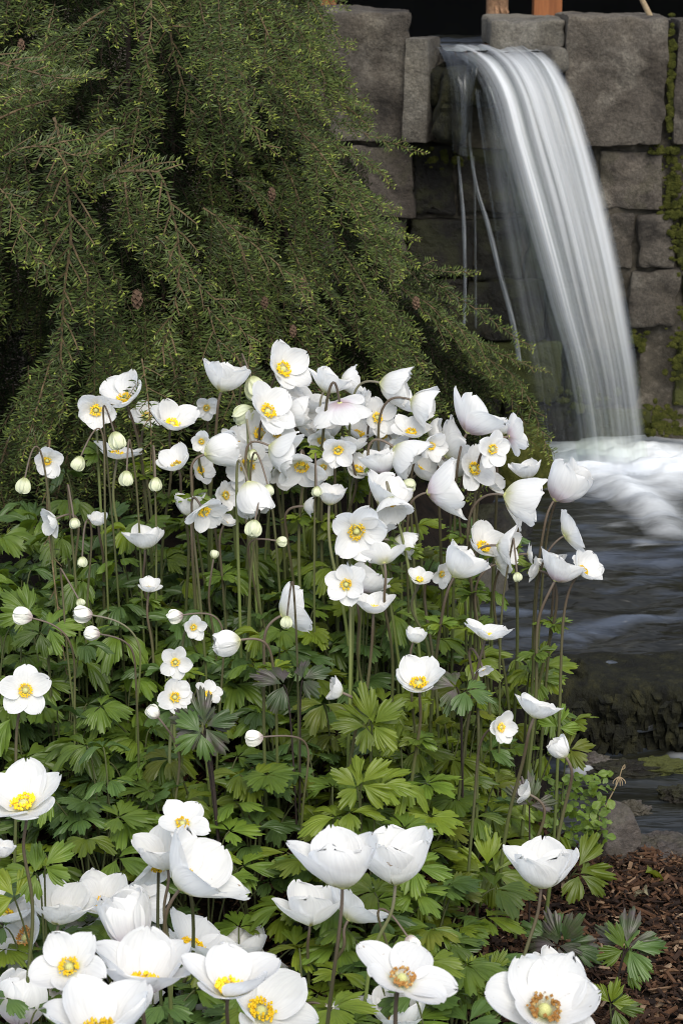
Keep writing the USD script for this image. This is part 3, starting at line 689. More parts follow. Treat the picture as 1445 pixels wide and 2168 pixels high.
def surf(px, py):
    """How far away the front of the hanging foliage is."""
    d = 3.42 + .95 * sst((px - 250) / 850.) + .30 * sst((250 - py) / 300.) + .12 * np.sin(px / 95. + py / 210.) + .10 * np.sin(py / 120. - px / 160.)
    d = d - .22 * np.exp(-((px - 300) / 200.) ** 2 - ((py - 480) / 190.) ** 2) - .18 * np.exp(-((px - 60) / 160.) ** 2 - ((py - 260) / 120.) ** 2)
    return d - .40 * sst((px - 350) / 450.) * sst((py - 250) / 500.)


def dark_gap(px, py):
    g = 0
    for cx, cy, rx, ry in ((110, 95, 95, 55), (250, 60, 60, 70), (400, 210, 40, 110), (315, 235, 35, 40), (500, 390, 25, 50), (160, 460, 30, 45), (640, 790, 130, 40), (500, 620, 30, 60), (40, 1040, 60, 90), (390, 720, 50, 30), (20, 760, 40, 60), (760, 790, 70, 35)):
        g = g + 1.1 * np.exp(-((px - cx) / rx) ** 2 - ((py - cy) / ry) ** 2)
    return g


def needles(path, up, dens, ln, wd, rng, taper=True, both=.0):
    """Flat needles in two ranks along a twig. Returns vertices, faces, uv."""
    seg = np.linalg.norm(np.diff(path, axis=0), axis=1)
    tot = seg.sum()
    n = max(4, int(tot / dens))
    s = (np.arange(n) + rng.uniform(0, 1, n)) / n
    cum = np.concatenate([[0], np.cumsum(seg)]) / tot
    pos = np.stack([np.interp(s, cum, path[:, k]) for k in range(3)], 1)
    tan = unit(np.stack([np.interp(s, cum, np.gradient(path[:, k])) for k in range(3)], 1))
    side = unit(np.cross(tan, up))
    nrm = np.cross(side, tan)
    sg = np.where(np.arange(n) % 2 == 0, 1., -1.)
    third = rng.uniform(0, 1, n) < .16
    fwd = rng.uniform(.30, .65, n)
    lift = np.where(third, rng.uniform(.7, 1.4, n), rng.normal(.12, .22, n))
    d = unit(side * (sg * np.where(third, .4, 1.))[:, None] + tan * fwd[:, None] + nrm * lift[:, None])
    l = ln * rng.uniform(.65, 1.1, n) * (1 - .45 * sst((s - .75) / .25) if taper else 1) * np.where(third, .7, 1)
    wv = unit(np.cross(d, nrm) + .35 * rng.normal(size=(n, 3))) * wd / 2
    b = pos
    m = pos + d * (l * .55)[:, None] + nrm * (l * .04)[:, None]
    t = pos + d * l[:, None] - nrm * (l * .05)[:, None]
    v = np.stack([b, m + wv, t, m - wv], 1).reshape(-1, 3)
    k = (np.arange(n) * 4)[:, None]
    f = np.vstack([k + [0, 1, 2], k + [0, 2, 3]])
    uv = np.repeat(np.stack([sst((s - .55) / .45), rng.uniform(0, 1, n)], 1), 4, 0)
    return v, f, uv


def grow(p0, d0, length, droop, n, rng, wob=.10):
    p, d, out = np.array(p0, float), unit(d0), [np.array(p0, float)]
    st = length / (n - 1)
    for k in range(n - 1):
        d = unit(d + np.array([0, 0, -droop]) * st * 10 + rng.normal(0, wob, 3) * .35)
        p = p + d * st
        out.append(p)
    return np.array(out)


def spray(main, up, rng, side_len, gap, dens, ln, wd, MN, MT, MB_, r0=.0016, side=True, buds=True, bare=0.):
    """A drooping branchlet: axis, side twigs left and right, needles on all."""
    n = len(main)
    v, f, uv = tube(main, np.linspace(r0, r0 * .35, n), 4, cap=False)
    MT.add(v, f, uv)
    k0 = int(bare * n)
    MN.add(*needles(main[k0:], up, dens, ln, wd, rng))
    tot = np.linalg.norm(np.diff(main, axis=0), axis=1).sum()
    m = int(tot * (1 - bare) / gap) if side else 0
    for k in range(m):
        s = bare + (1 - bare) * (k + rng.uniform(.1, .9)) / m
        if s > .93:
            continue
        i = s * (n - 1)
        i0 = min(int(i), n - 2)
        p = main[i0] + (main[i0 + 1] - main[i0]) * (i - i0)
        t = unit(main[i0 + 1] - main[i0])
        sd = unit(np.cross(t, up)) * (1 if k % 2 else -1)
        d = unit(sd * rng.uniform(.55, .85) + t * rng.uniform(.9, 1.2) + up * rng.normal(.05, .15))
        l = side_len * (.35 + .75 * (1 - s)) * rng.uniform(.6, 1.2)
        tw = grow(p, d, l, .35, 5, rng, .12)
        v, f, uv = tube(tw, np.linspace(r0 * .6, r0 * .3, 5), 3, cap=False)
        MT.add(v, f, uv)
        MN.add(*needles(tw, up, dens, ln * .92, wd, rng))
        if buds and rng.uniform() < .25:
            bud(MB_, tw[-1], rng)
    if buds and rng.uniform() < .5:
        bud(MB_, main[-1], rng)


def bud(MB_, p, rng):
    r = rng.uniform(.0012, .0024)
    o = np.array([[1, 0, 0], [-1, 0, 0], [0, 1, 0], [0, -1, 0], [0, 0, 1.2], [0, 0, -1.4]]) * r
    MB_.add(p + o, [[0, 2, 4], [2, 1, 4], [1, 3, 4], [3, 0, 4], [2, 0, 5], [1, 2, 5], [3, 1, 5], [0, 3, 5]])


def flow(px, py):
    """Angle of the hanging shoots from straight down, towards the right."""
    a = np.interp(px, [-80, 150, 350, 600, 900, 1150], [-.30, -.05, .18, .55, .82, .95])
    return a - .12 * np.interp(py, [0, 500, 1000], [1, 0, -1])


innerT, budsM, inner = MB(), MB(), MB()
up0 = unit(np.array([0, -.62, .78]))


def edge_at(py):
    return np.interp(py, right_edge[:, 1], right_edge[:, 0])


def bough(px, py, a, Lpx, D, rng, wide=1., dens=.0033, wd=.0029, ln=.0205):
    """One drooping bough: a limb with flat side sprays left and right, like a hanging fan."""
    L = Lpx * D / FPX
    s0 = P(px, py, D + .15)
    d = np.array([math.sin(a), -.62 + rng.normal(0, .10), -math.cos(a) * .75 + .22])
    limb = grow(s0, d, L, .26, 16, rng, .05)
    up = unit(up0 + rng.normal(0, .16, 3) + np.array([.3 * math.sin(a), 0, 0]))
    MN, MT, BB = MB(), MB(), MB()
    r0 = rng.uniform(.0018, .0028)
    lv, lf_, luv = tube(limb, r0 * np.concatenate([np.linspace(.3, 1, 4), np.linspace(.97, .35, 12)]), 5, cap=False)
    spray(limb, up, rng, .03, .012, dens, ln, wd, MN, MT, BB, r0=r0 * .6)
    m = max(4, int(L / .031))
    for k in range(m):
        s = .04 + .74 * (k + rng.uniform(.1, .9)) / m
        i = s * 15
        i0 = min(int(i), 14)
        p = limb[i0] + (limb[i0 + 1] - limb[i0]) * (i - i0)
        t = unit(limb[i0 + 1] - limb[i0])
        sd = unit(np.cross(t, up)) * (1 if k % 2 else -1)
        dd = unit(sd * rng.uniform(.25, .72) + t + up * rng.normal(.0, .10))
        l = L * wide * (.62 - .45 * s) * rng.uniform(.75, 1.25)
        sp = grow(p, dd, l, .30, 10, rng, .06)
        spray(sp, unit(up + rng.normal(0, .10, 3)), rng, .036, .0145, dens, ln, wd, MN, MT, BB, r0=r0 * .55)
    br = part('branch', (lv - HO, lf_), M['twig'], hem, smooth=True)
    MT.build('twigs', M['twig_dark'], br, off=HO, kind='stuff')
    MN.build('needles', M['needle'], br, off=HO, kind='stuff')
    if BB.n:
        BB.build('bud_tips', M['tip'], br, off=HO, kind='stuff')


nb = 0
for row, gy_ in enumerate(np.arange(-150, 960, 84.)):
    for gx_ in np.arange(-110, 1060, 116.):
        px, py = gx_ + 50 * (row % 2) + rh.uniform(-30, 30), gy_ + rh.uniform(-26, 26)
        re = edge_at(py)
        a = flow(px, py) + rh.normal(0, .11)
        if py < 280 and px < 300 and rh.uniform() < .5:
            a -= rh.uniform(.3, .9)
        Lpx = rh.uniform(230, 380)
        if math.sin(a) > .1:
            Lpx = min(Lpx, max(0, re + 10 - px) / math.sin(a))
        mx, my = px + .6 * Lpx * math.sin(a), py + .6 * Lpx * math.cos(a)
        if Lpx < 90 or px > re - 50 or my > 1120 or (my > 1000 and mx > 420) or rh.uniform() < .07 + 1.15 * dark_gap(mx, my):
            continue
        bough(px, py, a, Lpx, surf(mx, my) + rh.normal(.0, .15), rh)
        nb += 1
# long shoots that break the outline towards the waterfall, and the arching and hanging stems that read singly
shoots = [
    ([(640, -40, 4.2), (690, 50, 4.22), (720, 85, 4.23), (752, 102, 4.22)], .05, .0016), ([(600, 60, 4.2), (680, 150, 4.25), (745, 215, 4.27), (797, 236, 4.26)], .05, .0016),
    ([(560, 190, 4.2), (700, 250, 4.25), (800, 292, 4.27), (905, 325, 4.25)], .05, .0017), ([(620, 240, 4.2), (720, 310, 4.25), (790, 355, 4.27), (836, 396, 4.26)], .045, .0016),
    ([(650, 380, 4.2), (740, 400, 4.25), (800, 425, 4.28), (850, 448, 4.27)], .04, .0016), ([(700, 420, 4.2), (790, 465, 4.25), (860, 500, 4.28), (892, 507, 4.27)], .045, .0016),
    ([(780, 520, 4.25), (880, 565, 4.3), (960, 575, 4.32), (1016, 577, 4.3)], .05, .0018), ([(840, 560, 4.25), (930, 605, 4.3), (1000, 650, 4.33), (1128, 742, 4.3)], .06, .0019),
    ([(760, 560, 4.2), (900, 640, 4.27), (1040, 740, 4.3), (1166, 790, 4.28)], .07, .0022), ([(900, 660, 4.25), (1000, 740, 4.3), (1090, 800, 4.32), (1120, 850, 4.3), (1165, 985, 4.26)], .06, .002),
    ([(960, 700, 4.3), (1050, 790, 4.33), (1090, 850, 4.32), (1125, 960, 4.3)], .05, .0018), ([(500, 380, 3.9), (620, 470, 3.95), (720, 590, 4.0), (830, 700, 4.02)], .07, .0022),
    ([(430, 440, 3.6), (540, 520, 3.62), (620, 590, 3.62), (655, 655, 3.58)], .06, .0024), ([(330, 500, 3.4), (420, 600, 3.42), (500, 680, 3.42), (545, 770, 3.40)], .07, .0024),
    ([(205, 400, 3.30), (270, 362, 3.22), (330, 362, 3.18), (365, 450, 3.18), (380, 540, 3.18), (370, 640, 3.19), (325, 780, 3.2)], .075, .0036),
    ([(115, 250, 3.35), (135, 340, 3.28), (150, 480, 3.26), (135, 620, 3.27), (125, 800, 3.28), (95, 960, 3.26)], .08, .0040),
    ([(105, 930, 3.2), (100, 1060, 3.12), (112, 1200, 3.0), (128, 1330, 2.92), (148, 1480, 2.86)], .035, .0024), ([(300, 760, 3.2), (315, 860, 3.14), (320, 930, 3.1), (318, 1000, 3.06)], .05, .002),
    ([(310, -60, 3.7), (320, 60, 3.62), (310, 120, 3.6), (335, 190, 3.6)], .05, .0026), ([(355, -30, 3.75), (362, 80, 3.72), (400, 220, 3.7), (430, 350, 3.68)], .06, .0034),
    ([(365, 55, 3.7), (430, 60, 3.66), (470, 130, 3.64), (520, 250, 3.62), (590, 330, 3.62)], .06, .0028), ([(190, 170, 3.7), (140, 160, 3.4), (70, 190, 3.28), (-20, 215, 3.2)], .075, .0034),
    ([(-40, 120, 3.4), (60, 150, 3.3), (130, 165, 3.24), (185, 165, 3.2)], .07, .003), ([(10, 330, 3.25), (100, 310, 3.2), (170, 330, 3.18), (215, 300, 3.18)], .07, .0026),
    ([(250, 270, 3.3), (200, 300, 3.24), (170, 380, 3.2), (160, 400, 3.2)], .06, .0024), ([(440, 650, 3.4), (470, 760, 3.38), (500, 850, 3.35), (560, 1000, 3.3)], .06, .0022),
    ([(690, 540, 4.0), (720, 660, 4.02), (760, 700, 4.02), (830, 830, 4.0)], .05, .002), ([(0, 400, 3.2), (40, 460, 3.16), (60, 520, 3.15), (80, 560, 3.15)], .06, .0022),
]
for pts, sl, r0 in shoots:
    main = smooth_path([P(x_, y_, z_ - (.22 if pts[-1][0] > 830 else .17)) for x_, y_, z_ in pts], 26)
    MN, MT, BB = MB(), MB(), MB()
    thin = pts[0][1] > 900
    spray(main, unit(up0 + rh.normal(0, .1, 3)), rh, sl, .020 if not thin else .05, .0027 if not thin else .006, .0190, .0031, MN, MT, BB, r0=r0 * .85, bare=.0)
    br = MT.build('branch', M['twig'], hem, off=HO)
    MN.build('needles', M['needle'], br, off=HO, kind='stuff')
    if BB.n:
        BB.build('bud_tips', M['tip'], br, off=HO, kind='stuff')
# deeper foliage, too dense to tell apart
for layer, (dd, step, keep) in enumerate([(.24, 80., .7), (.42, 66., .95), (.60, 50., 1.)]):
    for gy_ in np.arange(-150, 1090, step):
        for gx_ in np.arange(-120, 1120, step):
            px, py = gx_ + rh.uniform(-30, 30), gy_ + rh.uniform(-30, 30)
            re = np.interp(py, right_edge[:, 1], right_edge[:, 0])
            if px > re - 120 - 25 * layer or rh.uniform() > keep or (py > 960 and px > 600):
                continue
            a = flow(px, py) + rh.normal(0, .35)
            D = surf(px, py) + dd + rh.normal(0, .04)
            L = rh.uniform(150, 260) * D / FPX
            if math.sin(a) > 0:
                L = min(L, max(50, re - px) / max(math.sin(a), .2) * D / FPX)
            s0 = P(px, py, D) + np.array([0, .05, .05])
            main = grow(s0, [math.sin(a), -.1, -math.cos(a)], L, .3, 8, rh, .15)
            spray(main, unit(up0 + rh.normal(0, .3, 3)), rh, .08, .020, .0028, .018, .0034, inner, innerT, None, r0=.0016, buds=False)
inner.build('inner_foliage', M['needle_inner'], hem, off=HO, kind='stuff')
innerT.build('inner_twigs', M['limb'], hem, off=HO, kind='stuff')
# trunk and limbs
tp_ = np.array([[0, 0, -.1], [.02, -.02, .4], [.06, 0, .9], [.03, .02, 1.5], [.05, 0, 2.1]])
v, f, uv = tube(smooth_path(tp_, 24), np.linspace(.075, .04, 24), 12)
part('trunk', (v, f), M['limb'], hem, smooth=True)
for k in range(16):
    px, py = rh.uniform(250, 700), rh.uniform(300, 800)
    re = np.interp(py, right_edge[:, 1], right_edge[:, 0])
    e = P(min(px, re - 220), py, surf(min(px, re - 220), py) + .30) - HO
    s = np.array([.04, 0, rh.uniform(.8, 2.0)])
    q = bez(s, s + (e - s) * .3 + [0, 0, .25], e + [0, .05, .2], e, 14)
    v, f, uv = tube(q, np.linspace(.008, .003, 14), 6)
    part('limb', (v, f), M['limb'], hem, smooth=True)
# cones
for cx_, cy_, s in ((116, 832, 1.), (290, 632, 1.25), (560, 640, .9), (270, 1010, .7), (640, 600, .9), (575, 410, 1.), (880, 640, 1.), (45, 95, .9), (70, 1085, 1.1), (620, 700, .9)):
    o = P(cx_, cy_, surf(cx_, cy_) - .13)
    mb = MB()
    for k in range(26):
        t = k / 26
        a = k * 2.4
        r = .0065 * s * math.sin(np.pi * (.12 + .82 * t)) ** .8
        z = (.011 - .022 * t) * s
        dr = np.array([math.cos(a), math.sin(a), 0])
        tn = np.array([-dr[1], dr[0], 0]) * .0042 * s
        mb.add([dr * r * .3 + [0, 0, z + .003], dr * r + tn + [0, 0, z], dr * r * 1.15 + [0, 0, z - .005 * s], dr * r - tn + [0, 0, z]], [[0, 1, 2], [0, 2, 3]])
    v, f = mb.get()
    part('cone', (v + o - HO, f), M['cone'], hem)

# ---------------------------------------------------------------- anemone leaves
rl = np.random.default_rng(33)


def leaflet(L, alpha, rng, lobes=3, droop=.35, cup=.25, nth=29, nr=6):
    """One wedge-shaped, lobed and toothed leaflet: a fan from its base along +x, z up."""
    th = np.linspace(-1, 1, nth)
    env = (1 - .32 * np.abs(th) ** 1.6)
    for c in ((-.36, .36) if lobes == 3 else (-.6, -.2, .2, .6)):
        env = env * (1 - rng.uniform(.18, .36) * np.exp(-((th - c - rng.normal(0, .03)) / .085) ** 2))
    ph = rng.uniform(0, 6)
    teeth = np.abs(((th * rng.uniform(3.6, 4.8) + ph) % 1) - .5) * 2
    env = env * (1 - .13 * teeth ** 1.6) * (1 + .03 * rng.normal(size=nth))
    rho = np.linspace(0, 1, nr) ** .85
    T, Rr = np.meshgrid(th, rho)
    ang = T * alpha * (.55 + .45 * np.sin(np.pi * np.clip(Rr, 0, .8) / 1.3))
    r = Rr * env[None] * L
    x, y = r * np.cos(ang), r * np.sin(ang)
    z = -droop * L * Rr ** 2 * (x / L) + cup * L * np.abs(T) ** 1.7 * Rr * .5 + .006 * L * Rr * np.cos(T * 13 + ph) + .04 * L * Rr ** 2 * np.sin(T * 7 + ph * 2)
    return np.stack([x, y, z], -1).reshape(-1, 3), grid_faces(nr, nth), np.stack([(T + 1) / 2, Rr], -1).reshape(-1, 2)


def rotz(v, a):
    c, s = math.cos(a), math.sin(a)
    return np.stack([v[:, 0] * c - v[:, 1] * s, v[:, 0] * s + v[:, 1] * c, v[:, 2]], 1)


def leaf_blade(size, rng, n=3, **kw):
    mb = MB()
    angs = {3: (0, 1.35, -1.35), 5: (0, .95, -.95, 1.95, -1.95)}[n]
    for i, a in enumerate(angs):
        s = size * (1 if i == 0 else rng.uniform(.85, 1.0) if i < 3 else rng.uniform(.65, .8))
        v, f, uv = leaflet(s, rng.uniform(.50, .62) if i == 0 else rng.uniform(.55, .68), rng, lobes=3, **kw)
        tilt = rng.normal(.05, .18)
        v = np.stack([v[:, 0] * math.cos(tilt) - v[:, 2] * math.sin(tilt), v[:, 1], v[:, 0] * math.sin(tilt) + v[:, 2] * math.cos(tilt)], 1)
        v[:, 0] += .06 * s
        mb.add(rotz(v, a + rng.normal(0, .1)), f, uv)
    return mb


def frame(d, up):
    """Rotation whose columns are d (x), sideways (y) and roughly up (z)."""
    d = unit(d)
    y = unit(np.cross(up, d))
    return np.stack([d, y, np.cross(d, y)], 1)


def add_leaf(t, base, tip, d, up, size, mt, rng, n=None, stalk='leaf_stalk', bend=.3, r=.0011, **kw):
    mb = leaf_blade(size, rng, n or (5 if rng.uniform() < .35 else 3), **kw)
    R = frame(d, up)
    v, f = mb.get()
    lf = part('leaf', (v @ R.T + tip, f), M[mt], t, smooth=True, uv=mb.uvs())
    q = bez(base, base + (tip - base) * .4 + [0, 0, bend * np.linalg.norm(tip - base)], tip - unit(d) * .012 - unit(up) * .008, tip, 9)
    sv, sf, suv = tube(q, np.linspace(r * 1.4, r, 9), 5, cap=False)
    part('leaf_stalk', (sv, sf), M[stalk], lf, smooth=True, uv=suv)
    return lf


def make_foliage(label, group, nleaf, palette, height, spread, rng, size=.050):
    t = thing('anemone_foliage', label, 'leafy plant', (0, 0, 0), 0., 1., group)
    for k in range(nleaf):
        a = k * 2.4 + rng.uniform(-.4, .4)
        rr = spread * math.sqrt((k + .5) / nleaf) * rng.uniform(.8, 1.15)
        h = height * rng.uniform(.62, 1.05) * (1 - .35 * (rr / spread) ** 2)
        out = np.array([math.cos(a), math.sin(a), 0])
        h *= 1 - .45 * (k % 3 == 2)
        tip = out * rr + [0, 0, h]
        d = out + [0, 0, rng.uniform(-.25, .35)]
        up = unit(np.array([0, 0, 1]) + out * rng.uniform(-.1, .35) + rng.normal(0, .15, 3))
        m = palette[rng.integers(len(palette))]
        add_leaf(t, out * .006 * rng.uniform(0, 1.5), tip, d, up, size * rng.uniform(.78, 1.15), m, rng, droop=rng.uniform(.15, .5), cup=rng.uniform(.05, .45))
    return t


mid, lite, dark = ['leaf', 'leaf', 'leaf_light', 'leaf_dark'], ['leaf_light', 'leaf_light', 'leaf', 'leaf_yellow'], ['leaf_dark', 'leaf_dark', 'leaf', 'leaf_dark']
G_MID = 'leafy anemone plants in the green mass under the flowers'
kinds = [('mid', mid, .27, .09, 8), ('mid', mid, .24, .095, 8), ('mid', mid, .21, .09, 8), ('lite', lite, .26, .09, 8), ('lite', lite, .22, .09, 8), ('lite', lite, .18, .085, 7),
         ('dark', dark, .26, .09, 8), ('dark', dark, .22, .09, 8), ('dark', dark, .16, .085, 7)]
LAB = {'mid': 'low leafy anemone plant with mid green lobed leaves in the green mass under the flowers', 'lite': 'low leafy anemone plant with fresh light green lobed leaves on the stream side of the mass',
       'dark': 'low leafy anemone plant with lobed leaves coloured darker for the shade at the left and front of the mass'}
protos, first = {}, {}
spots = []
for yy in np.arange(2.02, 3.26, .080):
    for xx in np.arange(-.80, .36, .085):
        x, y = xx + rl.uniform(-.04, .04), yy + rl.uniform(-.04, .04)
        px, py = pix(np.array([x, y, ground_z(x, y) + .05]))
        lim = np.interp(y, [2.0, 2.25, 2.4, 2.55, 2.7, 2.9, 3.05, 3.2], [.14, .20, .22, .27, .33, .34, .30, .25])
        if x > lim - .03:
            continue
        if 470 < px < 600 and 1970 < py < 2080:      # bare mulch between the front flowers and the mass
            continue
        if y < 2.3 and rl.uniform() < .2:
            continue
        w = rl.uniform()
        side = (x + .45) / .7 + (w - .5) * .9
        k = 'dark' if side < .22 or (y > 3.05 and x < -.25) or (y < 2.32 and w < .8) else 'lite' if side > .70 else 'mid'  # darker palette at left and front puts the hemlock shade into the colour
        spots.append((x, y, k))
rl.shuffle(spots)
spots = [(float(a), float(b), str(c)) for a, b, c in spots]
use = {k: [q for q in kinds if q[0] == k] for k in LAB}
for x, y, k in spots:
    ks = use[k]
    i = int(rl.integers(len(ks)))
    q = ks[i]
    h = 1.0 + .12 * rl.normal()
    h *= np.interp(y, [2.0, 2.3, 2.6, 3.0], [.45, .72, .98, 1.15])
    loc, rz, sc = (x, y, float(ground_z(x, y))), float(rl.uniform(0, 360)), (1., 1., float(np.clip(h, .4, 1.3)))
    if (k, i) not in protos:
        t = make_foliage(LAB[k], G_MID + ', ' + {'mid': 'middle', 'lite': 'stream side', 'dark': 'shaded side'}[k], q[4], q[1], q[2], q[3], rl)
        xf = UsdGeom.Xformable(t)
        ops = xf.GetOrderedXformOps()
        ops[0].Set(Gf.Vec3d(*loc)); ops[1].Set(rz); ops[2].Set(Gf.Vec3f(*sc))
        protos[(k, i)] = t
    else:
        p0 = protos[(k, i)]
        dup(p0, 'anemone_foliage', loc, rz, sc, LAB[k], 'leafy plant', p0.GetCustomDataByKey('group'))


def sprig(label, base, leaves, stalk='leaf_stalk', name='leaf_sprig', cat='leaves', group=None):
    """A few leaves placed singly. leaves: (px, py, D, image direction in degrees, towards camera, size, material, leaflets)"""
    b = P(*base)
    b[2] = ground_z(b[0], b[1])
    t = thing(name, label, cat, b, group=group)
    for px, py, D, ang, tow, size, m, n in leaves:
        tip = P(px, py, D) - b
        a = math.radians(ang)
        d = RIGHT * math.cos(a) + UPV * math.sin(a) - FWD * tow
        up = unit(np.array([0, -.55, .8]) + rl.normal(0, .08, 3))
        up = unit(up - unit(d) * (up @ unit(d)))
        add_leaf(t, np.array([0, 0, 0.]), tip, d, up, size, m, rl, n=n, stalk=stalk, droop=.35, cup=.15)
    return t


sprig('big bright green leaf pair over the mulch right of the lone white cup flower', (1185, 1890, 2.62), [(1222, 1838, 2.6, 62, .1, .058, 'leaf_light', 3), (1225, 1852, 2.58, -35, .3, .045, 'leaf_light', 3)])
sprig('sunlit fresh leaf at the right edge against the dark pool lip', (1125, 1480, 2.8), [(1150, 1412, 2.78, 25, .2, .052, 'leaf_light', 3), (1130, 1440, 2.76, 5, .2, .045, 'leaf', 3)])
sprig('yellow green leaf above the spill right of the closed white bud', (1185, 1640, 2.7), [(1205, 1588, 2.68, 25, .1, .036, 'leaf_yellow', 3), (1180, 1540, 2.68, 75, .1, .034, 'leaf', 3)])
sprig('upright dark purple leaf tuft in front of a white flower at mid left', (470, 1610, 2.42), [(432, 1532, 2.40, 92, .1, .045, 'leaf_purple', 3), (432, 1538, 2.40, 150, .15, .042, 'leaf_purple', 3), (434, 1540, 2.39, 30, .15, .042, 'leaf_purple', 3), (425, 1552, 2.38, 200, .3, .040, 'leaf_dark', 3)], stalk='stalk_dark')
sprig('greyish purple leaf below the arching bud stem in the centre', (632, 1560, 2.5), [(600, 1450, 2.48, 165, .2, .044, 'leaf_purple', 3), (640, 1440, 2.48, 40, .2, .038, 'leaf_purple', 3)], stalk='stalk_dark')
sprig('drooping grey green leaf at the right of the middle cup flower', (985, 1560, 2.55), [(965, 1455, 2.52, 170, .2, .048, 'leaf_purple', 3), (985, 1462, 2.5, -20, .4, .040, 'leaf_dark', 3)], stalk='stalk_dark')
sprig('crinkled purplish leaf under a half hidden flower by the grey boulder', (1125, 1780, 2.5), [(1120, 1705, 2.48, 85, .2, .042, 'leaf_purple', 3)], stalk='stalk_dark')
sprig('flat purplish green leaf spread over the mulch in front at right', (1190, 2040, 2.38), [(1190, 1995, 2.36, 60, .4, .050, 'leaf_purple', 3), (1180, 2003, 2.35, 215, .6, .046, 'leaf_purple', 5), (1205, 2005, 2.35, -15, .5, .044, 'leaf_dark', 3), (1165, 1990, 2.38, 140, .3, .042, 'leaf_dark', 3)], stalk='stalk_dark')
sprig('young purplish leaf standing on a dark stalk at the far right of the mulch', (1290, 2130, 2.26), [(1325, 2000, 2.26, 85, .1, .046, 'leaf_purple', 3), (1330, 2010, 2.25, 20, .3, .046, 'leaf_dark', 3), (1320, 2012, 2.25, 115, .2, .04, 'leaf', 3), (1328, 2052, 2.26, 20, .3, .030, 'leaf', 3)], stalk='stalk_dark')
sprig('small fresh green leaflet trio low on the mulch at the bottom right', (1300, 2160, 2.22), [(1292, 2125, 2.22, 70, .2, .032, 'leaf_light', 3), (1300, 2135, 2.22, 5, .3, .034, 'leaf', 3)])
sprig('small green leaf tuft in front of the mulch left of the biggest right flower', (990, 2140, 2.2), [(985, 2085, 2.2, 80, .2, .035, 'leaf_light', 3), (960, 2100, 2.19, 150, .3, .035, 'leaf', 3), (1010, 2100, 2.19, 20, .3, .035, 'leaf', 3), (1040, 2060, 2.25, 60, .2, .032, 'leaf_light', 3)])
sprig('large light green leaf trio low at the right front of the mass', (1040, 1880, 2.5), [(1030, 1835, 2.48, 90, .2, .052, 'leaf_light', 3), (1020, 1850, 2.46, 200, .3, .046, 'leaf_light', 3), (1045, 1850, 2.46, -10, .3, .050, 'leaf_light', 3)])
sprig('purple leaf hanging in the dark between the front flower stems', (640, 2080, 2.35), [(640, 1975, 2.33, 130, .2, .04, 'leaf_purple', 3), (655, 1985, 2.33, -40, .3, .04, 'leaf_purple', 3)], stalk='stalk_dark')
sprig('bright three part leaf on the low mass below the arching bud', (770, 1720, 2.42), [(765, 1660, 2.40, 50, .2, .046, 'leaf_light', 3), (755, 1668, 2.39, 140, .2, .04, 'leaf_light', 3)])
sprig('spreading bright leaf crown in the middle of the mass', (785, 1600, 2.5), [(785, 1528, 2.48, 100, .1, .05, 'leaf_light', 3), (790, 1535, 2.47, 35, .2, .05, 'leaf_light', 3), (775, 1538, 2.47, 170, .25, .045, 'leaf_light', 3)])
sprig('green leaf on the left stretched out below the white side bud', (110, 1400, 2.68), [(105, 1330, 2.66, 20, .2, .046, 'leaf', 3), (85, 1340, 2.65, 200, .3, .04, 'leaf', 3), (60, 1300, 2.7, 130, .2, .05, 'leaf', 5)])
sprig('pair of low leaves with mulch showing behind at the far left front', (90, 1900, 2.15), [(95, 1835, 2.13, 60, .2, .040, 'leaf', 3), (75, 1850, 2.12, 170, .3, .04, 'leaf', 3), (30, 1900, 2.1, 120, .2, .042, 'leaf_light', 3)])
# tiny creeping plants beside the boulder
mb = MB()
for k in range(260):
    px, py = rl.uniform(1150, 1290), rl.uniform(1640, 1790)
    o = P(px, py, 2.72 + rl.uniform(-.05, .05))
    v, f, uv = leaflet(rl.uniform(.008, .018), .7, rl, nth=9, nr=3)
    R = frame(rl.normal(size=3) * [1, 1, .4], unit([rl.normal(0, .3), -.5, .8]))
    mb.add(v @ R.T + o, f, uv)
mb.build('creeping_weeds', M['leaf'], smooth=True, label='small creeping weeds between the leaf mass and the grey boulder', cat='weeds', kind='stuff')

# dry seed stalk, dead leaf
o = P(1262, 1745, 2.76)
t = thing('dry_seed_stalk', 'withered flower stalk with a curled tip in front of the lower stream', 'dry stalk', o)
v, f, uv = tube(smooth_path([P(1262, 1745, 2.76), P(1285, 1700, 2.76), P(1310, 1648, 2.76), P(1316, 1628, 2.76), P(1321, 1619, 2.76), P(1322, 1626, 2.76), P(1317, 1630, 2.76)], 26) - o, np.linspace(.0016, .0008, 26), 5)
part('stalk', (v, f), M['straw'], t, smooth=True)
for a in (-70, -110, -50, -130, -85):
    a = math.radians(a)
    b = P(1310, 1645, 2.76) - o
    d = RIGHT * math.cos(a) + UPV * math.sin(a)
    v, f, uv = tube(bez(b, b + d * .004 + RIGHT * math.cos(a) * .008, b + d * .011 + RIGHT * math.cos(a) * .006, b + d * .014), [.0009, .001, .0008, .0005], 5) if False else tube(bez(b, b + d * .004 + RIGHT * math.cos(a) * .008, b + d * .011 + RIGHT * math.cos(a) * .006, b + d * .014, 6), np.linspace(.0010, .0005, 6), 5)
    part('dry_sepal', (v, f), M['straw'], t, smooth=True)
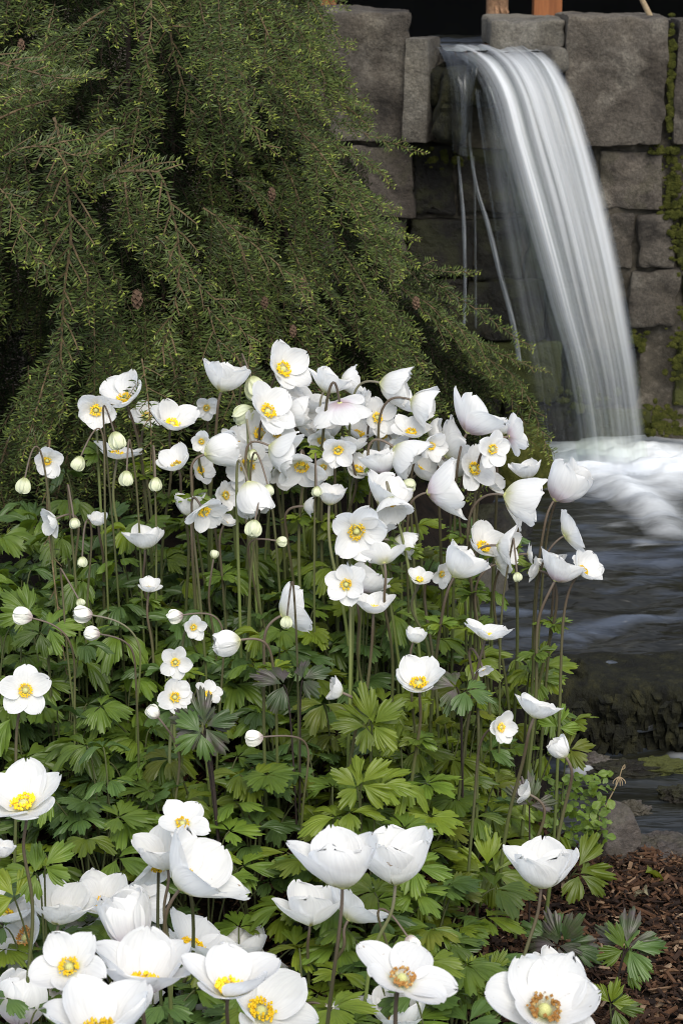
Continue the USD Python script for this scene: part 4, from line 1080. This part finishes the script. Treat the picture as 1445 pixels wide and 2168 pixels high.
for px, py, D, lab in ((1372, 1900, 2.62, 'pale crumpled dead leaf on the black mud at the water edge'), (1365, 1858, 2.68, 'yellowing dead leaf lying on the wet mud by the pale stone')):
    o = P(px, py, D)
    o[2] = ground_z(o[0], o[1]) + .015
    t = thing('dead_leaf', lab, 'dead leaf', o)
    v, f, uv = leaflet(.036, .8, rl, droop=.9, cup=.9)
    v[:, 2] += .010 * (meshkit.fbm(v * 120, 3, int(px)) - .3)
    part('blade', (rotz(v, 2.4 if px > 1368 else .4), f), M['dead_leaf'] if px > 1368 else M['leaf_yellow'], t, smooth=True)

# ---------------------------------------------------------------- anemone flowers
rf = np.random.default_rng(55)


def petal(L, W, e0, e1, rng, tip=0., nu=13, nv=11, conc=.22, notch=.07):
    """One broad sepal in the x-z plane: grows out along +x from r0 and curves up along +z."""
    u = 1 - (1 - np.linspace(0, 1, nu)) ** 1.45
    uf = np.linspace(0, 1, 60)
    e = e0 + (e1 - e0) * uf ** 1.1 + tip * sst((uf - .6) / .4)
    r = np.concatenate([[0], np.cumsum(np.cos(e[:-1]))]) / 59
    z = np.concatenate([[0], np.cumsum(np.sin(e[:-1]))]) / 59
    v = np.linspace(-1, 1, nv)
    nz = meshkit.fbm(np.stack([v * 3.4 + rng.uniform(0, 99), 0 * v, 0 * v], 1), 3, 3)
    ue = u[:, None] * (1 - notch * 2.2 * np.clip(nz - .35, 0, 1)[None, :] * u[:, None] ** 5)
    lo = .20 + .80 * np.sin(np.pi / 2 * np.clip(u / .60, 0, 1)) ** 1.1
    hi = np.clip(1 - np.clip((u - .60) / .40, 0, 1) ** 2.3, 0, 1) ** .55
    hw = W * np.where(u < .60, lo, hi)
    hw[-1] = W * .16
    R, Z, E = np.interp(ue, uf, r) * L, np.interp(ue, uf, z) * L, np.interp(ue, uf, e)
    lat = hw[:, None] * v[None, :]
    rho = np.maximum(np.abs(R) * .95, W * .85) + .004
    ang = lat / rho
    x = R + .0022 - rho + rho * np.cos(ang)
    y = rho * np.sin(ang)
    sgn = conc * lat ** 2 / W
    rip = .05 * W * np.sin(v * rng.uniform(3, 6) + rng.uniform(0, 6))[None, :] * np.abs(v)[None, :] * u[:, None] ** 1.5 + .10 * W * (meshkit.noise(np.stack([ue * 4 + rng.uniform(0, 50), np.broadcast_to(v, ue.shape) * 1.4, 0 * ue], -1), 5) - .5) * u[:, None]
    x = x - np.sin(E) * (sgn + rip)
    z_ = Z + np.cos(E) * (sgn + rip)
    return np.stack([x, y, z_], -1).reshape(-1, 3), grid_faces(nu, nv), np.stack([np.broadcast_to((v + 1) / 2, ue.shape), np.broadcast_to(u[:, None], ue.shape)], -1).reshape(-1, 2)


def stamen_ring(L, rng, e0, n=92):
    mb = MB()
    oct_f = [[0, 2, 4], [2, 1, 4], [1, 3, 4], [3, 0, 4], [2, 0, 5], [1, 2, 5], [3, 1, 5], [0, 3, 5]]
    for k in range(n):
        a = rng.uniform(0, 2 * np.pi)
        el = rng.uniform(min(e0 + .42, 1.1), min(e0 + 1.0, 1.47))
        o = np.array([math.cos(a), math.sin(a), 0])
        d = unit(o * math.cos(el) + [0, 0, math.sin(el)])
        p0 = o * .095 * L + [0, 0, .03 * L]
        l = L * rng.uniform(.13, .23)
        w = np.array([-o[1], o[0], 0]) * .0105 * L
        p1 = p0 + d * l
        mb.add([p0 - w * .5, p0 + w * .5, p1], [[0, 1, 2]], [[0, 0], [0, 0], [0, .4]])
        r = .029 * L * rng.uniform(.8, 1.2)
        oc = np.array([[1, 0, 0], [-1, 0, 0], [0, 1, 0], [0, -1, 0], [0, 0, 1.5], [0, 0, -1.5]]) * r
        mb.add(p1 + oc, oct_f, [[0, rng.uniform(.55, 1)]] * 6)
    return mb


def axis_frame(ax, roll):
    ref = np.array([0, 0, 1.]) if abs(ax[2]) < .9 else np.array([0, 1., 0])
    x = unit(np.cross(ref, ax))
    y = np.cross(ax, x)
    c, s = math.cos(roll), math.sin(roll)
    return np.stack([x * c + y * s, -x * s + y * c, ax], 1)


def whorl(t, p, d, rng, size, base):
    for k in range(3):
        a = k * 2.1 + rng.uniform(0, 1)
        o = np.array([math.cos(a), math.sin(a), rng.uniform(-.05, .5)])
        mb = leaf_blade(size * rng.uniform(.8, 1.1), rng, 3, droop=.25, cup=.3)
        R = frame(o, unit(np.array([0, 0, 1]) - .2 * o + rng.normal(0, .1, 3)))
        v, f = mb.get()
        part('stem_leaf', (v @ R.T + p - base, f), M[rng.choice(['leaf', 'leaf', 'leaf_light'])], t, smooth=True, uv=mb.uvs())


def flower(px, py, w, az, tilt, o, z, bx, label, opt=''):
    """A flower on its stem. px, py, w: centre and greatest width in the photograph; az, tilt: where it faces (in the picture, and towards the camera);
    o: 0 bud .. 1 flat; z: depth offset; bx: where its stem meets the ground in the picture (or None)."""
    front = py > 1590 and w > 62 and 'm' not in opt
    if 'D' in opt:
        D = float(opt.split('D')[1][:4])
    elif front:
        D = float(np.clip(268. / w, 1.62, 2.12))
    else:
        D = 2.45 + (1480 - min(py, 1480)) / 740. * .62 if py < 1480 else 2.45
    D += z
    C = P(px, py, D)
    az, tl = math.radians(az), math.radians(tilt)
    ax = unit(math.cos(tl) * (math.cos(az) * RIGHT + math.sin(az) * UPV) - math.sin(tl) * FWD)
    budlike = o < .22
    big = w * D / FPX                       # real width in metres
    e0, e1 = np.interp(o, [0, .2, .35, .5, .7, .85, 1.], [.75, .70, .52, .42, .30, .17, .05]), np.interp(o, [0, .2, .35, .5, .7, .85, 1.], [2.55, 2.45, 1.98, 1.52, 1.05, .70, .25])
    uf = np.linspace(0, 1, 40)
    e = e0 + (e1 - e0) * uf ** 1.1
    rr, zz = np.cumsum(np.cos(e)) / 40, np.cumsum(np.sin(e)) / 40
    ext = max(2 * rr.max() + .10, zz.max() * (.8 if not budlike else 1.))
    if budlike:
        ext = zz.max() if abs(math.cos(az)) > .6 or True else ext
    L = big / ext
    hgt = zz.max() * L
    B = C - ax * hgt * (.48 if o < .8 else .30)
    R = axis_frame(ax, rf.uniform(0, 6.28))
    # petals
    n = 6 if rf.uniform() < .25 else 5
    if budlike:
        n = 5
    pm = 'petal_pink' if 'p' in opt else 'petal_stained' if 's' in opt or 'o' in opt else 'petal'
    if budlike:
        pm = 'petal_wbud' if 'w' in opt else 'petal_bud'
    a0 = rf.uniform(0, 6.28)
    petals = []
    odd = rf.integers(n) if (o > .4 and rf.uniform() < .5) else -1
    for k in range(n):
        inner = k % 2
        de = rf.normal(0, .20 if not budlike else .03) + (.10 if inner else -.04)
        tipc = rf.normal(-.10, .25) if not budlike else 0
        ee1 = e1 + de
        if k == odd:
            ee1 = e1 + rf.choice([-.55, .35])
        Lk = L * rf.uniform(.93, 1.05) * (.97 if inner else 1.)
        Wk = L * (rf.uniform(.43, .52) if not budlike else .48)
        v, f, uv = petal(Lk, Wk, e0 + (.05 if inner else 0), ee1, rf, tipc, conc=.20 if o > .3 else .05, notch=.11 if not budlike else .02)
        v[:, 2] += (.0006 if inner else 0)
        v = rotz(v, a0 + k * 2 * np.pi / n + rf.normal(0, .13 if not budlike else .05))
        petals.append((v @ R.T, f, uv))
    allv = np.vstack([v for v, _, _ in petals])
    hx, hy = allv @ RIGHT, allv @ UPV
    lo, hi_ = np.percentile(hx, 1), np.percentile(hx, 99)
    lo2, hi2 = np.percentile(hy, 1), np.percentile(hy, 99)
    s_ = big * (1.10 if tilt > 50 or budlike else 1.40 if front else 1.20) / max(hi_ - lo, hi2 - lo2)
    L *= s_
    B = C - ((lo + hi_) / 2 * RIGHT + (lo2 + hi2) / 2 * UPV) * s_ + FWD * float(np.median(allv @ FWD)) * -s_
    # stem
    gx, gy = (P(bx, py, D)[0] if bx is not None else B[0] + rf.normal(0, .02)), D + rf.uniform(-.04, .05) - (.02 if front else 0)
    gb = np.array([gx, gy, float(ground_z(gx, gy))])
    h = B[2] - gb[2]
    down = -ax
    k1 = .028 + .05 * max(0, -ax[2]) + .02 * (1 - abs(ax[2])) + (.02 if budlike else 0)
    k1 *= min(1, h / .25)
    q = bez(B, B + down * k1 * 1.5, gb + (B - gb) * [.35, .35, 0] + [0, 0, h * .78 + .05 * max(0, -ax[2])], gb, 26)
    q[1:-1, :2] += (np.sin(np.linspace(0, np.pi, 26)) ** 2 * np.sin(np.linspace(0, rf.uniform(4, 8), 26)))[1:-1, None] * rf.normal(0, .006, 2)
    base = gb
    name = 'anemone_bud' if budlike else 'anemone_flower'
    t = thing(name, label, 'flower bud' if budlike else 'flower', base, group=('anemone buds' if budlike else 'white anemone flowers') + (' in the foreground' if front else ' in the middle clump'))
    sr = (.0021 if front else .0021) * (0.78 if budlike else 1) * rf.uniform(.88, 1.12)
    sv, sf, suv = tube(q - base, sr * np.linspace(.85, 1.2, 26), 7)
    part('stem', (sv, sf), M['stem_green' if rf.uniform() < .15 or 'g' in opt else 'stem'], t, smooth=True, uv=suv)
    for v, f, uv in petals:
        part('petal', (v * s_ + B - base, f), M[pm], t, smooth=True, uv=uv)
    if not budlike:
        sm = stamen_ring(L, rf, e0 + .35 * max(0, .75 - o))
        v, f = sm.get()
        part('stamens', (v @ R.T + B - base, f), M['stamen_old' if 'o' in opt else 'stamen'], t, uv=sm.uvs())
        c = trimesh.creation.icosphere(2, 1.0)
        cv = np.array(c.vertices) * [.105 * L, .105 * L, .12 * L] + [0, 0, .09 * L]
        part('flower_centre', (cv @ R.T + B - base, c.faces), M['carpel'], t, smooth=True)
    if not budlike and not front and rf.uniform() < .48 and h > .3:
        i = int(26 * (1 - rf.uniform(.40, .62)))
        whorl(t, q[i], None, rf, .030, base)
    return t


F = [
    # px, py, w, az, tilt, openness, dz, stem foot px, label, options
    (257, 823, 76, 112, 40, .62, 0, 325, 'topmost cup flower at the left of the clump, facing up left against the hemlock'),
    (207, 874, 73, -70, 74, .72, 0, 208, 'round face-on flower at the left, just below the topmost left cup', 'g'),
    (371, 878, 82, 70, 38, .62, 0, 325, 'wavy cup flower with orange stamens between the left pair and the tall upright cup'),
    (313, 876, 70, 60, 60, .85, .14, 315, 'pale flower half hidden by hanging hemlock twigs at upper left'),
    (105, 979, 60, -60, 74, .62, 0, 115, 'leftmost face-on flower against the dark hemlock', 'g'),
    (252, 953, 88, 80, 15, .85, .10, 262, 'wide flower tucked behind three hanging green buds at left'),
    (366, 967, 60, 112, 36, .6, 0, 380, 'small cup showing yellow stamens, below the wavy cup at left'),
    (104, 1108, 54, -150, 35, .7, .06, 132, 'dim drooping flower behind withered hemlock tips at far left'),
    (302, 1136, 76, 90, 10, .6, .10, 315, 'upright flower low among the left stems, above lobed stem leaves'),
    (206, 1098, 36, 90, 20, .5, .12, 215, 'small white flower barely showing behind left stem leaves'),
    (320, 1237, 44, 80, 30, .6, .12, 325, 'hidden pale flower deep between the left stems'),
    (480, 795, 84, 72, 8, .56, 0, 425, 'tall tulip shaped flower standing clear against the hemlock at upper left centre'),
    (616, 773, 88, 32, 46, .78, .02, 560, 'topmost flower of the clump, opening to the right with one petal thrown up'),
    (436, 867, 50, -80, 74, .85, .16, 440, 'shaded small flower facing the camera deep under the hemlock'),
    (697, 803, 80, 62, 8, .58, 0, 640, 'cup leaning right beside the topmost flower'),
    (580, 864, 98, 45, 42, .78, -.02, 510, 'wide open flower with saw-edged petals above the centre left'),
    (618, 836, 60, 60, 20, .6, .06, 600, 'cup half hidden just above the saw-edged flower'),
    (630, 872, 58, 10, 0, .45, .04, 620, 'side-on cup at the right of the saw-edged flower'),
    (426, 936, 44, -70, 74, .6, -.02, 435, 'small round flower with a thick yellow ring left of the closed white cup', 'g'),
    (473, 950, 68, 15, 0, .36, -.03, 432, 'closed white cup nodding right at left centre'),
    (556, 912, 80, 40, 50, .85, .04, 545, 'pale open flower stacked under the saw-edged flower'),
    (590, 918, 74, -30, 55, .85, .02, 600, 'open flower in the stack, right behind the bending stem'),
    (530, 986, 98, -60, 68, .92, .03, 520, 'large flat flower with orange stamens behind a hanging green bud'),
    (605, 963, 84, -25, 0, .52, -.04, 560, 'drooping closed flower facing down right at centre left'),
    (640, 996, 86, -88, 38, .8, -.02, 640, 'skirt shaped flower hanging open downwards at centre'),
    (718, 961, 66, -82, 60, .78, -.03, 715, 'hanging flower with a yellow green ring seen from below at centre'),
    (686, 994, 48, -60, 60, .8, .04, 690, 'small flower with yellow centre squeezed behind the skirt shaped one'),
    (680, 936, 52, -85, 55, .75, .05, 690, 'shaded flower with yellow centre above the hanging pair'),
    (433, 994, 52, 20, 50, .8, .08, 440, 'flower behind the stems under the nodding closed cup, orange stamens showing'),
    (541, 1058, 68, -72, 8, .36, -.06, 505, 'rounded closed flower hanging in front of the centre left stems', 'g'),
    (704, 1046, 52, 82, 12, .46, 0, 755, 'small greenish upright cup at centre', 'g'),
    (402, 1068, 56, 95, 8, .5, .06, 410, 'plain cup behind the stems at left centre'),
    (438, 1092, 76, -58, 32, .85, -.04, 440, 'ragged nodding flower with one long hanging petal at left centre'),
    (483, 1050, 56, 10, 40, .85, .07, 490, 'half hidden flower left of the rounded closed one'),
    (480, 1100, 34, 60, 20, .7, .10, 485, 'scrap of a white flower showing between stems at left centre'),
    (654, 1073, 38, 0, 5, .5, .06, 650, 'small side-on flower between stems right of centre left'),
    (746, 806, 58, 20, 0, .5, .06, 740, 'side-on cup right behind the leaning cup at the top'),
    (726, 868, 104, -82, -28, .92, -.02, 650, 'big flower seen from behind with mauve streaks at its base', 'p'),
    (775, 853, 55, 0, 10, .7, .07, 770, 'flower peeping out behind the mauve streaked one'),
    (839, 820, 72, -15, 4, .50, -.02, 740, 'nodding flower at the top right with one petal curled up like a horn'),
    (806, 884, 80, 5, 58, .82, .03, 815, 'open flower facing the camera in the upper right cluster'),
    (899, 864, 78, -20, 5, .52, -.02, 810, 'nodding flower with layered petals at the right of the upper cluster'),
    (870, 902, 74, 78, 38, .68, .01, 850, 'cup with a fringe of orange stamens in the upper right cluster'),
    (921, 912, 46, 0, 10, .6, .05, 915, 'petals peeping out under the layered nodding flower'),
    (749, 939, 48, 80, 5, .6, .05, 740, 'round petalled flower behind the hanging yellow ringed one'),
    (799, 975, 72, 100, 8, .56, -.01, 790, 'upright flower with overlapping petals below the upper right cluster', 'p'),
    (872, 975, 74, -35, 0, .56, -.02, 850, 'fan shaped drooping flower below the layered one'),
    (840, 945, 62, -60, 20, .8, .08, 835, 'white flower hidden in the shadow of the upper right cluster'),
    (919, 948, 58, -20, 58, .72, 0, 880, 'small flower with a plump orange centre at the right of the upper cluster'),
    (826, 1037, 82, 60, 18, .62, -.05, 745, 'flower with one petal standing up, above the big face-on bloom'),
    (833, 1083, 72, -78, 28, .62, -.06, 925, 'drooping flower hung from a long arched stem above the face-on bloom'),
    (945, 1035, 112, 12, 6, .55, -.05, 880, 'very large swan-like flower leaning right with a mauve shoulder', 'p'),
    (1017, 870, 98, 58, 2, .60, -.02, 960, 'tall flower with mauve base rising at the right of the clump', 'p'),
    (979, 931, 84, 40, 0, .6, .06, 960, 'shaded flower behind the tall mauve based one'),
    (1046, 951, 76, -18, 58, .92, -.03, 1000, 'star shaped flower with orange centre facing the camera at right'),
    (1095, 920, 78, 8, -20, .82, .0, 1010, 'flower seen from behind at the right with lilac petal bases', 'p'),
    (1011, 990, 84, 20, 50, .8, .03, 1000, 'open flower behind the swan-like one'),
    (1110, 992, 58, 98, 8, .6, .05, 1090, 'upright petals behind the largest nodding bloom at right'),
    (1112, 1068, 96, -12, 0, .50, -.05, 985, 'largest nodding bloom at right against the pool'),
    (1206, 1018, 80, 52, 0, .46, -.02, 1130, 'half closed flower against the foam with mauve base', 'p'),
    (1228, 1000, 54, 40, -5, .6, .05, 1140, 'single petals showing behind the half closed flower on the foam'),
    (1214, 1126, 82, 28, -12, .84, -.01, 1120, 'open flower seen from the side, the upper one on the right pool side'),
    (990, 1184, 80, 60, 0, .5, -.04, 905, 'smooth cup leaning right above the bright leaves'),
    (1034, 1140, 68, 58, 38, .65, .02, 1030, 'flower with yellow stamens behind the smooth leaning cup'),
    (1078, 1158, 80, -5, 12, .55, 0, 1030, 'sideways flower facing right in the lower right group'),
    (1121, 1172, 40, 0, 5, .8, .05, 1100, 'rounded petal flower behind the sideways facing one'),
    (1060, 1190, 62, 20, -10, .85, .04, 1050, 'flat flower seen from below in the lower right group'),
    (1191, 1196, 80, 62, 0, .6, -.01, 1110, 'big petalled flower lowest on the right pool side', 'p'),
    (1243, 1196, 62, 42, 30, .66, .0, 1185, 'rightmost flower of the clump with orange stamens over the water'),
    (1130, 1206, 48, 165, 0, .75, .04, 1120, 'petal thrown out left beside the lowest pool side flower'),
    (890, 1218, 46, 80, 40, .78, .02, 895, 'small open flower low between bright leaves and stems'),
    (935, 1219, 50, -10, 50, .85, .05, 935, 'dull half opened flower beside the small low one'),
    (762, 1131, 108, -60, 68, .80, -.10, 740, 'biggest face-on bloom at the centre of the clump', 'g'),
    (809, 1172, 84, 100, -28, .68, -.06, 830, 'flower turned away behind the biggest face-on bloom'),
    (729, 1239, 84, 150, 74, .88, -.10, 735, 'second face-on bloom below the biggest one', 'g'),
    (781, 1222, 82, 65, 2, .62, .02, 790, 'flower with lilac petals behind the second face-on bloom', 'p'),
    (790, 1277, 82, 88, 18, .62, 0, 760, 'pointed cup right below the second face-on bloom'),
    (626, 1286, 94, 25, -15, .72, -.04, 560, 'broad flower seen from the side with a hanging bud in front'),
    (859, 1156, 50, -12, 0, .38, .03, 880, 'small closed grey white flower right of the face-on bloom'),
    (881, 1344, 40, 70, 20, .5, .03, 900, 'white petals poking out of the leaves at right of centre'),
    (415, 1329, 52, -20, 68, .70, 0, 368, 'small flower with yellow centre on an arched stem at left', 'g'),
    (479, 1363, 52, 190, 8, .30, -.03, 590, 'half open white flower turned left on a long bent stem'),
    (374, 1405, 68, -20, 70, .92, .02, 370, 'four petal flower with yellow centre behind an upright stem at left'),
    (374, 1474, 74, 35, 60, .85, .03, 385, 'open flower half behind the purple leaf tuft'),
    (443, 1464, 48, 60, 40, .8, .06, 445, 'ragged little flower peeking over the purple leaf tuft'),
    (54, 1460, 104, 55, 66, .88, -.12, 5, 'large four petal flower alone at the left edge'),
    (888, 1426, 90, 95, 33, .72, 0, 868, 'wide cup with yellow stamens standing over the leaves right of centre'),
    (708, 1456, 46, 160, 5, .5, .03, 720, 'white flower half sunk in the leaves at centre'),
    (1034, 1334, 90, 76, 4, .72, -.02, 960, 'heart shaped cup with two tall petals at right of centre'),
    (1024, 1421, 36, -70, 30, .8, .05, 1015, 'little cream flower hanging under the leaves at right'),
    (1140, 1496, 88, 70, 4, .70, 0, 1060, 'heart shaped cup by the dark ledge'),
    (1065, 1540, 66, 5, 56, .78, 0, 985, 'fan shaped four petal flower facing right left of the ledge'),
    (1180, 1580, 46, 125, 5, .30, 0, 1165, 'almost closed white globe beside the dark ledge', 'm'),
    (1108, 1677, 44, 155, 5, .6, .02, 1100, 'small white flower under a purplish leaf near the boulder', 'm'),
    # half hidden ones at the back of the drift
    (660, 842, 62, 60, 20, .62, .10, 655, 'flower wedged between the two leaning cups at the top'),
    (765, 905, 66, 70, 30, .7, .10, 760, 'white flower filling the shade under the mauve streaked one'),
    (690, 905, 60, 100, 20, .6, .12, 690, 'white petals behind the shaded yellow centred flower'),
    (822, 928, 64, -40, 30, .8, .11, 815, 'flower behind the stems under the fringed cup'),
    (862, 838, 60, 30, 10, .6, .10, 855, 'flower back between the two nodding top right ones'),
    (962, 985, 70, 80, 15, .62, .10, 955, 'flower showing above the shoulder of the swan-like one'),
    (1062, 900, 64, 80, 5, .6, .09, 1050, 'petals between the tall mauve based flower and the lilac based one'),
    (605, 1005, 60, -70, 40, .8, .10, 600, 'pale flower under the drooping closed one at centre left'),
    (505, 925, 62, 70, 30, .7, .12, 500, 'flower behind the nodding closed cup and the stack'),
    (1045, 1015, 62, 30, 20, .7, .09, 1040, 'flower low behind the star shaped one'),
    (905, 985, 60, 40, 25, .7, .11, 900, 'flower in the gap left of the swan-like one'),
    (760, 985, 58, 60, 35, .8, .10, 760, 'flower between the hanging ringed one and the overlapping upright one'),
    (655, 890, 70, 20, 25, .7, .11, 650, 'white petals right behind the side-on cup by the saw-edged flower'),
    (1165, 1190, 60, 100, 10, .6, .06, 1150, 'flower squeezed between the rounded petal one and the lowest pool side one'),
    (800, 1110, 66, 70, 20, .65, .06, 800, 'white petals between the drooping arched flower and the face-on bloom'),
    # the front row
    (47, 1668, 128, 100, 26, .72, 0, 40, 'large cup at the left edge with orange stamens, upper one of the front row'),
    (10, 1796, 44, 70, 5, .4, 0, -20, 'white petals cut by the left picture edge', 'mD1.90'),
    (392, 1737, 82, 82, 42, .80, 0, 400, 'small three petal flower with browned tips above the left front pair', 's'),
    (342, 1796, 96, 98, 18, .52, 0, 352, 'closed cup of the left front pair'),
    (342, 1850, 92, -75, 28, .8, .05, 345, 'low open flower hanging behind the left front pair'),
    (443, 1825, 128, 50, 8, .62, -.05, 350, 'leaning cup with brown stained petal at left front', 's'),
    (126, 1908, 130, 82, 14, .58, .10, 125, 'tall white cup behind the big yellow centred bloom'),
    (223, 1890, 98, 82, 26, .62, .12, 225, 'two upright petals behind the pinkish half closed flower'),
    (313, 1904, 80, 30, 40, .9, .16, 315, 'withering flower with brownish stamens left front', 'o'),
    (40, 1976, 112, 150, 38, .90, .10, 60, 'open flower with pale old stamens at lower left edge', 'o'),
    (146, 2028, 160, 98, 52, .72, -.05, 160, 'biggest bloom of the front with a bright yellow stamen ring'),
    (263, 1943, 96, 100, 0, .30, -.10, 320, 'half closed flower with pinkish base on a mauve stem', 'p'),
    (306, 2043, 168, 86, 8, .56, .05, 305, 'huge deep cup with mauve base behind the mauve stem', 'p'),
    (435, 1976, 116, 62, 8, .76, .06, 400, 'shallow cup with a raised right petal, left of the front gap'),
    (487, 2062, 164, 82, 12, .66, 0, 470, 'ruffled wide flower at the bottom left of centre'),
    (505, 2000, 90, 90, 6, .6, .14, 500, 'narrow petals standing behind the ruffled wide flower'),
    (47, 2116, 92, 85, 0, .30, -.05, 60, 'closed cup with pinkish streaks in the bottom left corner', 'p'),
    (54, 2055, 84, 60, 38, .85, .12, 70, 'faded flower with orange brown stamens above the bottom left cup', 'o'),
    (209, 2146, 172, 88, 14, .60, -.06, 210, 'large pointed petals cut by the bottom edge at left'),
    (216, 2095, 76, 60, 30, .8, .15, 240, 'shadowed flower under the huge deep cup'),
    (703, 1822, 148, 92, 4, .52, 0, 660, 'tall tulip shaped cup at the centre front with a small brown spot', 's'),
    (828, 1816, 132, 88, 8, .55, .08, 755, 'rounded cup just right of the tall centre front one', 's'),
    (657, 1916, 124, 86, 8, .56, .06, 650, 'cup with spreading petal tips below the tall centre front one'),
    (761, 1916, 98, 58, -18, .72, .05, 700, 'flower turned away on a mauve stem below the centre front pair'),
    (861, 2057, 168, 72, 28, .92, .02, 870, 'wide shallow flower with pale brownish stamens at centre front', 'o'),
    (583, 2117, 144, 62, 30, .74, .02, 590, 'bowl shaped flower with a fringe of yellow stamens at the bottom centre left'),
    (566, 2045, 86, 50, 4, .66, .14, 560, 'pointed petals behind the bowl shaped flower'),
    (582, 2088, 62, 40, 10, .7, .16, 575, 'small shaded petals between the two bottom flowers'),
    (836, 2140, 98, 90, 8, .55, -.02, 840, 'cup cut by the bottom edge under the wide shallow flower'),
    (744, 2142, 64, 92, 5, .5, 0, 745, 'narrow upright cup cut by the bottom edge at centre'),
    (927, 2132, 90, -20, 10, .8, .05, 920, 'drooping petals at the bottom right of the wide shallow flower'),
    (1145, 1832, 124, 88, 8, .60, .12, 1080, 'lone clean white cup over the mulch at right'),
    (1145, 2110, 194, 78, 38, .76, .05, 1140, 'largest flower at the lower right corner with a domed pale centre', 'o'),
    (430, 2120, 90, 90, 6, .55, .1, 430, 'plain cup cut by the bottom edge left of the bowl shaped flower'),
    (130, 2170, 110, 90, 10, .6, .1, 130, 'white petals at the very bottom edge beside the corner cup'),
    (300, 1985, 96, 70, 25, .75, .16, 300, 'open white flower deep in the left front crowd'),
    (90, 1965, 100, 60, 20, .7, .18, 95, 'white petals between the tall cup and the big yellow centred bloom'),
    (180, 1960, 96, 110, 10, .6, .18, 180, 'cup wedged behind the biggest bloom and the pinkish half closed one'),
    (420, 2065, 96, 110, 12, .65, .12, 420, 'petals left of the ruffled wide flower at the bottom'),
    (380, 2135, 80, 80, 20, .7, .15, 380, 'small white flower low between the bottom left flowers'),
    (165, 2105, 120, 80, 20, .62, .06, 165, 'cup crowded between the biggest bloom and the bottom edge petals'),
    (95, 2125, 104, 100, 30, .7, .10, 95, 'open petals right of the bottom left corner cup'),
    (350, 2010, 104, 60, 12, .6, .10, 350, 'cup between the huge deep cup and the shallow cup left of the gap'),
    (275, 2120, 116, 95, 16, .62, .04, 275, 'white cup at the bottom edge below the huge deep cup'),
    (20, 1915, 90, 70, 20, .65, .12, 20, 'white petals at the left edge above the pale stamened flower'),
    (640, 2160, 90, 80, 10, .6, .08, 640, 'petals at the bottom edge right of the bowl shaped flower'),
    (520, 2150, 110, 100, 14, .62, .06, 520, 'white cup at the bottom edge just left of the bowl shaped flower'),
    (1185, 2050, 96, 60, 10, .66, .12, 1185, 'upright petals behind the largest flower at the lower right'),
    # buds
    (50, 1028, 32, -100, 5, .1, 0, 120, 'leftmost hanging green bud beside the leftmost face-on flower'), (165, 981, 30, -112, 5, .1, 0, 225, 'green bud hanging left of the upright brown stems'),
    (248, 934, 38, -72, 8, .1, -.02, 252, 'largest green bud hanging under the round face-on left flower'), (266, 1013, 31, -92, 5, .1, -.02, 298, 'pale green bud hanging straight down between left stems'),
    (329, 1025, 28, -88, 5, .08, .02, 322, 'small mauve topped bud by the left stem leaves'), (158, 1108, 22, -80, 5, .08, .04, 160, 'tiny green bud left of the lobed stem leaves'),
    (174, 1190, 22, -92, 5, .08, .02, 165, 'tiny round bud hanging low on a straight pedicel at left'), (541, 822, 48, -70, 15, .2, .05, 500, 'pale yellow green half open bud under the topmost flower'),
    (515, 879, 44, -150, 5, .18, .02, 545, 'plump bud with mauve cap left of the saw-edged flower'), (535, 963, 24, -80, 5, .08, -.03, 545, 'yellow green bud hanging in front of the large flat flower'),
    (569, 1038, 24, -75, 5, .08, -.07, 515, 'green bud hanging beside the rounded closed flower'), (535, 1119, 36, -100, 20, .2, -.06, 505, 'opening cream bud with green tip below the rounded closed flower'),
    (670, 1041, 22, -88, 5, .08, -.02, 665, 'small green bud left of the greenish cup'), (596, 1147, 22, -10, 5, .1, .02, 600, 'small grey bud among the centre stems'),
    (454, 1174, 18, 80, 5, .08, .05, 455, 'tiny bud deep among the left centre stems'), (864, 1028, 30, -10, 5, .15, .0, 850, 'cream bud behind the flower with the standing petal'),
    (1095, 1222, 20, -85, 5, .08, 0, 1065, 'little green bud hanging over the dark water'), (606, 1318, 27, -96, 8, .1, -.08, 634, 'green bud hooked over in front of the broad side-on flower'),
    (48, 1303, 40, 168, 5, .18, 0, 150, 'cream white bud pointing left at the left edge', 'w'), (175, 1301, 40, 172, 5, .18, 0, 285, 'upper cream white bud of the left pair on arched stems', 'w'),
    (195, 1341, 33, 172, 5, .16, -.01, 290, 'lower cream white bud of the left pair on arched stems', 'w'), (171, 1276, 19, -60, 5, .08, .02, 160, 'tiny nodding bud just above the cream white pair'),
    (370, 1306, 34, 190, 5, .08, 0, 455, 'slim bud with mauve base pointing left above the small arched flower', 'w'), (323, 1507, 30, 130, 10, .14, 0, 355, 'round cream bud in front of the left leaf mass', 'w'),
    (538, 1563, 37, 186, 5, .10, -.02, 640, 'oval cream bud on a long arched stem at left of centre', 'w'), (873, 1999, 36, -55, 5, .12, .10, 840, 'drooping cream bud behind the wide shallow front flower', 'wD2.00'),
    (699, 2136, 32, -20, 5, .12, .12, 650, 'small cream bud between stems at the bottom centre', 'wD2.00'),
]
for row in F:
    flower(*row)
